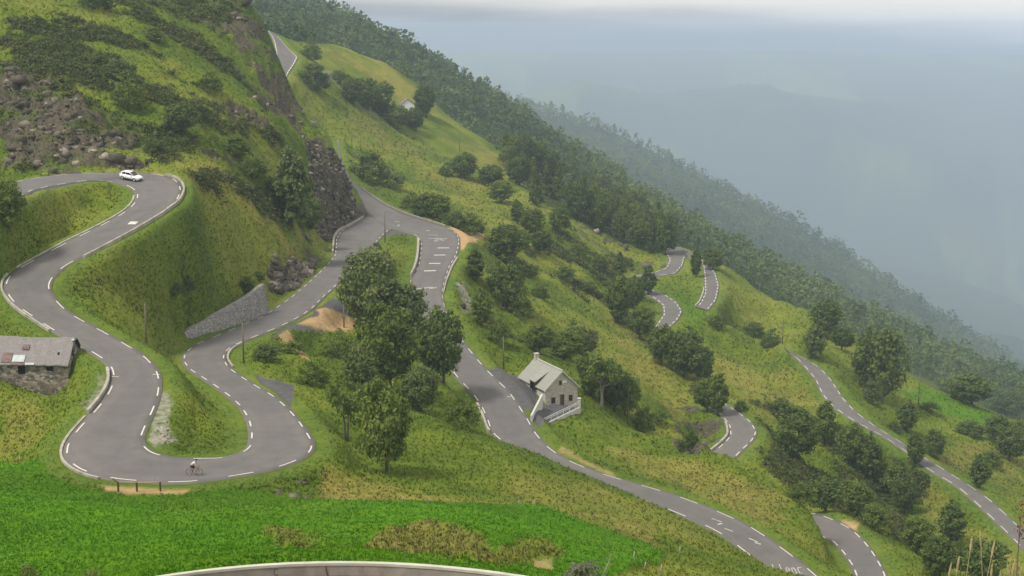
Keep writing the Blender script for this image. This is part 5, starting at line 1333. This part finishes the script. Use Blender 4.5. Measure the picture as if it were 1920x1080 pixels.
# ------------------------------------------------------------------ near shrubs and dry stalks
def near_shrub(u, v, D, wpx, tone, label):
    z = gz(*at(u, v, D)[:2])[0]; t = at(u, v, D); h = t[2] - z; plant(u, v, h * FPX / D, wpx, 'bush', tone, label, 'shrubs at the bottom edge', name='shrub', cat='shrub', pos=(t[0], t[1], z))
M['leaf_yellow'] = leaf_material('yellow_green_leaves', (.12, .14, .04), (.20, .21, .07), (.30, .29, .12)); M['leaf_grey'] = leaf_material('grey_leaves', (.09, .11, .055), (.16, .18, .10), (.26, .27, .17))
near_shrub(175, 1064, 60, 74, 'leaf_yellow', 'yellow-green shrub top at the bottom edge, right one of the left corner pair'); near_shrub(52, 1074, 59, 70, 'leaf_yellow', 'yellow-green shrub top at the bottom left corner, left one of the pair')
near_shrub(1092, 1052, 63, 92, 'leaf_grey', 'grey-green shrub at the bottom edge right of the parapet end')
tw = at(1125, 1085, 63); m = MB(); m.tube([(0, 0, -1), (.2, 0, .3), (.45, 0, .9), (.5, 0, 1.25)], [.04, .03, .02, .008], 5)
for k in range(7): b = Vector((.2 + .04 * k, 0, .35 + .12 * k)); m.tube([b, b + Vector((.22 * (-1) ** k, .05, .2))], [.014, .004], 4)
o = m.build('bare_twig', M['stake']); o.location = tw; tag(o, 'bare pale twig standing out of the grey-green shrub at the bottom edge', 'twig')
M['straw'] = plain('straw', (.42, .35, .22), .8, .1, var=.2, scale=20); M['seed'] = plain('seed_heads', (.40, .33, .19), .8, .1, var=.25, scale=60)
rs = random.Random(12)
for u, v, ang in ((1822, 1012, .14), (1838, 1000, -.20), (1864, 1020, .25), (1798, 1048, .16), (1783, 1060, .2), (1860, 1062, .05), (1876, 1074, 0), (1890, 1062, -.3), (1903, 1052, .25), (1915, 1066, .1)):
    D = 8.0 + rs.uniform(-.6, .8); tp = at(u, v, D); zg = gz(tp[0], tp[1])[0]; L_ = tp[2] - zg; m = MB(); R_ = empty('grass_stalk', (tp[0] - ang * L_ * .0, tp[1], zg))
    pts = [(ang * .55 * max(0, (z - L_ + .5)) - ang * .275, 0, z) for z in np.linspace(-.1, L_, 8)]; m.tube(pts, [.0045 - .0028 * k / 7 for k in range(8)], 5); m.build('stem', M['straw'], R_, True)
    hd = MB(); e = Vector(pts[-1]); dr = (Vector(pts[-1]) - Vector(pts[-2])).normalized()
    hd.tube([e - dr * .10, e - dr * .05, e, e + dr * .02], [.002, .007, .005, .001], 6)
    for k in range(14): b = e - dr * rs.uniform(0, .1); q_ = Vector((rs.uniform(-1, 1), rs.uniform(-1, 1), rs.uniform(.2, 1))).normalized(); hd.tube([b, b + q_ * .011], [.003, .0008], 4)
    hd.build('seed_head', M['seed'], R_); tag(R_, 'dry straw-coloured grass stalk with a seed head in the near bottom right corner', 'grass stalk', 'dry grass stalks in the near corner')
p = at(1914, 965, 9.0); zg = gz(p[0], p[1])[0]; R_ = empty('dry_weed', (p[0], p[1], zg)); m = MB(); L_ = p[2] - zg; m.tube([(0, 0, -.1), (.0, 0, L_)], [.006, .004], 5); m.build('stem', M['rust'], R_)
P_ = np.array([(rs.gauss(0, .016), rs.gauss(0, .02), L_ + rs.uniform(-.16, .1)) for _ in range(60)]); V, F = leaf_quads(P_, .012, np.random.default_rng(1)); mesh_obj('seed_head', V, F, [plain('dry_brown', (.20, .10, .07), .9)], R_); tag(R_, 'reddish brown dry weed head cut by the right picture edge', 'weed')

# ------------------------------------------------------------------ white car
def car():
    Q = next(S for S in STRIPS if S['name'] == 'upper')['Q']; m_ = (Q[:, :3] + Q[:, 3:]) / 2
    e = []
    for f in np.linspace(.2, .8, 13):
        p = Q[:, :3] * (1 - f) + Q[:, 3:] * f; u, v = uv_of(p[:, 0], p[:, 1], p[:, 2]); d = np.hypot(u - 248, v - 337.5); e.append((d.min(), int(d.argmin()), f))
    _, k, f = min(e); p = Q[k, :3] * (1 - f) + Q[k, 3:] * f; p[2] += .08
    w = Q[k, 3:] - Q[k, :3]; dl = m_[min(k + 3, len(m_) - 1)] - m_[k - 3]; n = Vector(np.cross(w, dl)).normalized(); n = -n if n.z < 0 else n
    fx = Vector((math.cos(-.42), math.sin(-.42), 0)); fx = (fx - n * fx.dot(n)).normalized(); fy = n.cross(fx)
    R = empty('parked_car', p); R.name = 'car'; R.matrix_world = Matrix(((fx.x, fy.x, n.x, p[0]), (fx.y, fy.y, n.y, p[1]), (fx.z, fy.z, n.z, p[2]), (0, 0, 0, 1)))
    white = NT_('white_car_paint').fin((.80, .80, .79), .25, None, spec=.5); blk = plain('black_trim', (.02, .02, .02), .5)
    st = [(-2.12, .45, .75, .70), (-2.05, .30, .95, .80), (-1.6, .24, 1.0, .87), (-.6, .22, .98, .90), (.5, .22, .95, .90), (1.1, .22, .93, .89), (1.6, .24, .86, .86), (2.0, .30, .74, .76), (2.14, .42, .60, .62)]
    b = MB(); V = []
    for x, z0, z1, hw in st: V += [(x, -hw * .93, z0), (x, -hw, (z0 + z1) * .5), (x, -hw * .94, z1), (x, -hw * .5, z1 + .03), (x, hw * .5, z1 + .03), (x, hw * .94, z1), (x, hw, (z0 + z1) * .5), (x, hw * .93, z0)]
    N = len(st); F = [(i * 8 + k_, i * 8 + (k_ + 1) % 8, (i + 1) * 8 + (k_ + 1) % 8, (i + 1) * 8 + k_) for i in range(N - 1) for k_ in range(8)] + [tuple(range(7, -1, -1)), tuple((N - 1) * 8 + k_ for k_ in range(8))]
    b.add(V, F); body = b.build('body', white, R, True)
    c = MB(); V = []
    for x, z, hw in ((-1.98, .98, .76), (-1.62, 1.48, .62), (-.9, 1.58, .62), (.1, 1.56, .62), (1.1, .95, .74)): V += [(x, -hw, z), (x, hw, z)]
    Vb = [(x, y, .92) for x, y in ((-1.98, -.8), (-1.98, .8), (1.1, -.8), (1.1, .8))]
    # cabin: roof shell and glass band
    prof = [(-2.0, .96), (-1.62, 1.46), (-.9, 1.56), (.1, 1.54), (1.12, .94)]
    g = MB(); g.prism(prof, -.66, .66); cab = g.build('cabin', white, R, True)
    gl = MB()
    for s in (-1, 1):
        for poly in ([(-1.62, 1.02), (-1.38, 1.40), (-.82, 1.47), (-.78, 1.02)], [(-.70, 1.02), (-.72, 1.47), (.05, 1.45), (.75, 1.02)]):
            y0, y1 = (s * .655, s * .675) if s > 0 else (-.675, -.655); gl.prism(poly, y0, y1)
    gl.build('side_window', M['glass'], cab)
    ws = MB(); ws.add([(.18, -.58, 1.515), (.18, .58, 1.515), (1.05, .6, 1.005), (1.05, -.6, 1.005)], [(0, 1, 2, 3)]); o = ws.build('windscreen', M['glass'], cab)
    for v_ in o.data.vertices: v_.co += Vector((.02, 0, .02))
    for x in (-1.32, 1.32):
        for s in (-1, 1):
            a = MB(); a.tube([(x, s * .70, .33), (x, s * .90, .33)], .34, 18); wh = a.build('wheel', blk, R); a = MB(); a.tube([(x, s * .895, .33), (x, s * .915, .33)], .21, 12); a.build('rim', plain('alloy', (.45, .45, .46), .35), wh)
    for s in (-1, 1):
        a = MB(); a.box((2.02, s * .52, .66), (.12, .30, .12)); a.build('headlight', plain('lamp_glass', (.55, .56, .58), .2), body, bevel=.02)
        a = MB(); a.box((-2.06, s * .60, .82), (.08, .18, .22)); a.build('tail_light', plain('red_lens', (.35, .02, .02), .3), body)
        a = MB(); a.box((.62, s * .96, 1.02), (.18, .16, .13)); a.build('wing_mirror', white, body, bevel=.03)
        a = MB(); a.box((0, s * .875, .30), (2.1, .06, .14)); a.build('sill', blk, body)
    a = MB(); a.box((2.13, 0, .42), (.05, .9, .18)); a.build('grille', blk, body); a = MB(); a.box((0, 0, .20), (3.6, 1.5, .10)); a.build('underbody', blk, body)
    tag(R, 'white hatchback car driving through the top bend on the left', 'car')
car()
# ------------------------------------------------------------------ cyclist
def skin_body(name, nodes, edges, mat, parent, sub=2):
    me = bpy.data.meshes.new(name); me.from_pydata([n[:3] for n in nodes], edges, []); o = bpy.data.objects.new(name, me); COL.objects.link(o); o.parent = parent; me.materials.append(mat)
    md = o.modifiers.new('skin', 'SKIN'); sk = me.skin_vertices[0] if me.skin_vertices else None
    for i, nd in enumerate(nodes): me.skin_vertices[0].data[i].radius = (nd[3], nd[4] if len(nd) > 4 else nd[3])
    me.skin_vertices[0].data[0].use_root = True
    md.use_smooth_shade = True; s = o.modifiers.new('sub', 'SUBSURF'); s.levels = sub; s.render_levels = sub; return o
def cyclist():
    Q = next(S for S in STRIPS if S['name'] == 'upper')['Q']; e = []
    for f in np.linspace(.05, .95, 37):
        p = Q[:, :3] * (1 - f) + Q[:, 3:] * f; u, v = uv_of(p[:, 0], p[:, 1], p[:, 2]); d = np.hypot(u - 370.5, v - 895); e.append((d.min(), int(d.argmin()), f))
    _, k, f = min(e); p = Q[k, :3] * (1 - f) + Q[k, 3:] * f; p[2] += .05 * (1 - (2 * f - 1) ** 2) + .005
    B = empty('bicycle', p, .03); S_ = 1.02; B.scale = (S_, S_, S_)
    fr = plain('bike_frame', (.03, .03, .035), .35); tyre = plain('tyre', (.018, .018, .018), .8); met = plain('alloy_part', (.4, .4, .42), .35, metal=.6)
    R = .345; xr, xf = -.50, .50
    def wheel(x):
        m = MB(); N = 28; ring = [(x + math.cos(a) * R * .965, 0, R + math.sin(a) * R * .965) for a in [2 * math.pi * i / N for i in range(N + 1)]]
        m.tube(ring, .016, 6, caps=False); w = m.build('wheel', tyre, B, True)
        m = MB(); m.tube([(x + math.cos(a) * (R - .045), 0, R + math.sin(a) * (R - .045)) for a in [2 * math.pi * i / N for i in range(N + 1)]], .010, 5, caps=False); m.build('rim', met, w)
        m = MB()
        for i in range(18): a = 2 * math.pi * i / 18; m.tube([(x, .02 * (-1) ** i, R), (x + math.cos(a) * (R - .05), 0, R + math.sin(a) * (R - .05))], .0018, 3)
        m.tube([(x, -.05, R), (x, .05, R)], .022, 8); m.build('spoke', met, w)
    wheel(xr); wheel(xf)
    bb = (-.08, 0, .28); st = (-.23, 0, .78); hd = (.36, 0, .82); hb = (.39, 0, .70)
    m = MB()
    for a, b_, r in ((bb, st, .017), (st, hd, .016), (hd, hb, .02), (hb, bb, .02)): m.tube([a, b_], r, 8)
    for s in (-1, 1): m.tube([(st[0], s * .02, st[2] - .04), (xr, s * .06, R)], .009, 6); m.tube([(bb[0], s * .03, bb[2]), (xr, s * .06, R)], .010, 6); m.tube([(hb[0], s * .02, hb[2]), (xf, s * .05, R)], .011, 6)
    m.build('frame', fr, B)
    m = MB(); m.tube([st, (-.265, 0, .93)], .013, 6); m.tube([(-.40, 0, .945), (-.28, 0, .95), (-.14, 0, .94)], [.06, .045, .02], 8); m.build('saddle', fr, B)
    m = MB(); m.tube([hd, (.375, 0, .88), (.46, 0, .90)], .014, 6); m.tube([(.46, -.20, .90), (.46, .20, .90)], .013, 6)
    for s in (-1, 1): m.tube([(.46, s * .20, .90), (.54, s * .205, .89), (.555, s * .205, .84), (.52, s * .205, .78), (.45, s * .205, .77)], .014, 6)
    m.build('handlebar', fr, B)
    m = MB(); N = 16; m.tube([(bb[0], -.05, .28), (bb[0], -.056, .28)], .095, N); m.tube([(bb[0], -.08, .28), (.08, -.08, .20)], .011, 6); m.tube([(bb[0], .08, .28), (-.24, .08, .36)], .011, 6); m.box((.08, -.13, .195), (.09, .09, .02)); m.box((-.24, .13, .365), (.09, .09, .02)); m.build('crankset', met, B)
    tag(B, 'dark racing bicycle ridden round the lower hairpin', 'bicycle')
    P = empty('person', p, .03); P.scale = (S_, S_, S_)
    skin = NT_('skin').fin((.45, .28, .20), .6, None, spec=.3); jer = plain('pale_jersey', (.62, .64, .72), .8); sho = plain('black_shorts', (.012, .012, .014), .8); hel = plain('dark_helmet', (.02, .02, .022), .4); shoe = plain('shoes', (.02, .02, .02), .5)
    N = [(-.27, 0, 1.00, .12, .13), (-.14, 0, 1.18, .115, .14), (.02, 0, 1.33, .115, .15), (.10, 0, 1.39, .08, .11), (.17, 0, 1.45, .055), (.23, 0, 1.53, .085, .08), (.26, 0, 1.62, .085, .08),
         (.07, .17, 1.36, .06), (.24, .23, 1.13, .043), (.45, .205, .97, .032), (.50, .205, .935, .035), (.07, -.17, 1.36, .06), (.24, -.23, 1.13, .043), (.45, -.205, .97, .032), (.50, -.205, .935, .035),
         (-.25, .10, .96, .095), (.14, .10, .83, .07), (-.16, .11, .50, .05), (-.24, .12, .42, .035), (-.15, .12, .39, .032), (-.25, -.10, .96, .095), (.20, -.10, .70, .068), (.06, -.11, .36, .048), (.02, -.12, .26, .035), (.14, -.12, .225, .032)]
    E_ = [(0, 1), (1, 2), (2, 3), (3, 4), (4, 5), (5, 6), (2, 7), (7, 8), (8, 9), (9, 10), (2, 11), (11, 12), (12, 13), (13, 14), (0, 15), (15, 16), (16, 17), (17, 18), (18, 19), (0, 20), (20, 21), (21, 22), (22, 23), (23, 24)]
    skin_body('body', N, E_, skin, P)
    J = [(-.285, 0, .985, .138, .148), (-.14, 0, 1.19, .13, .155), (.02, 0, 1.345, .13, .165), (.11, 0, 1.40, .085, .11), (.08, .18, 1.35, .072), (.17, .21, 1.23, .060), (.08, -.18, 1.35, .072), (.17, -.21, 1.23, .060)]
    skin_body('jersey', J, [(0, 1), (1, 2), (2, 3), (2, 4), (4, 5), (2, 6), (6, 7)], jer, P)
    H = [(-.27, 0, .99, .14, .15), (-.22, 0, 1.05, .135, .145), (-.25, .10, .955, .11), (.07, .10, .855, .085), (-.25, -.10, .955, .11), (.12, -.10, .75, .083)]
    skin_body('shorts', H, [(0, 1), (0, 2), (2, 3), (0, 4), (4, 5)], sho, P)
    skin_body('helmet', [(.15, 0, 1.62, .07, .085), (.25, 0, 1.66, .10, .105), (.36, 0, 1.63, .065, .08)], [(0, 1), (1, 2)], hel, P)
    for s, pts in ((1, [(-.27, .12, .41), (-.13, .12, .375)]), (-1, [(-.01, -.12, .25), (.15, -.12, .215)])):
        skin_body('shoe', [(*pts[0], .045), (*pts[1], .038)], [(0, 1)], shoe, P)
    # face and hands
    m = MB(); m.tube([(.315, 0, 1.545), (.345, 0, 1.535)], [.016, .008], 6); m.build('nose', skin, P)
    m = MB()
    for s in (-1, 1): m.tube([(.312, s * .03, 1.575), (.322, s * .03, 1.573)], .014, 8)
    m.build('eye', M['black'], P); m = MB(); m.tube([(.30, -.025, 1.495), (.306, 0, 1.492), (.30, .025, 1.495)], .008, 6); m.build('mouth', plain('lips', (.35, .15, .12), .6), P)
    for s in (-1, 1):
        m = MB(); m.tube([(.22, s * .082, 1.57), (.22, s * .098, 1.55), (.225, s * .08, 1.525)], .014, 6); m.build('ear', skin, P)
        for q in range(4):
            x = .485 + q * .021; m = MB(); m.tube([(x, s * .20, .93), (x + .006, s * .232, .915), (x + .004, s * .233, .885), (x, s * .21, .872 - .003 * (q % 2))], [.010, .010, .0095, .008], 6); m.build('finger', skin, P, True)
        m = MB(); m.tube([(.475, s * .19, .94), (.505, s * .172, .925), (.53, s * .176, .90)], [.012, .011, .009], 6); m.build('thumb', skin, P, True)
    tag(P, 'cyclist in a pale jersey, black shorts and dark helmet riding round the lower hairpin', 'person')
cyclist()
# ------------------------------------------------------------------ the air: one even box of haze round everything
def haze():
    zmax = max(float(Zt.max()), float((Zt + 17 * (fore > .5) * (Yg < 2400)).max())) + 6; zmin = float(Zt.min()) - 1.0
    xm = 0.62 * 9400
    mb = MB(); mb.box((0, 4750, (zmax + zmin) / 2), (2 * xm + 200, 9800, zmax - zmin))
    m = bpy.data.materials.new('haze_air'); m.use_nodes = True; t = m.node_tree; t.nodes.clear()
    o_ = t.nodes.new('ShaderNodeOutputMaterial'); pv = t.nodes.new('ShaderNodeVolumePrincipled')
    pv.inputs['Color'].default_value = (0.68, 0.81, 1.0, 1); pv.inputs['Density'].default_value = HAZE; pv.inputs['Anisotropy'].default_value = 0.0
    t.links.new(pv.outputs[0], o_.inputs['Volume'])
    o = mb.build('haze', m); tag(o, 'pale blue haze filling the valley air', 'haze', kind='stuff')
HAZE = 0.000165
haze()
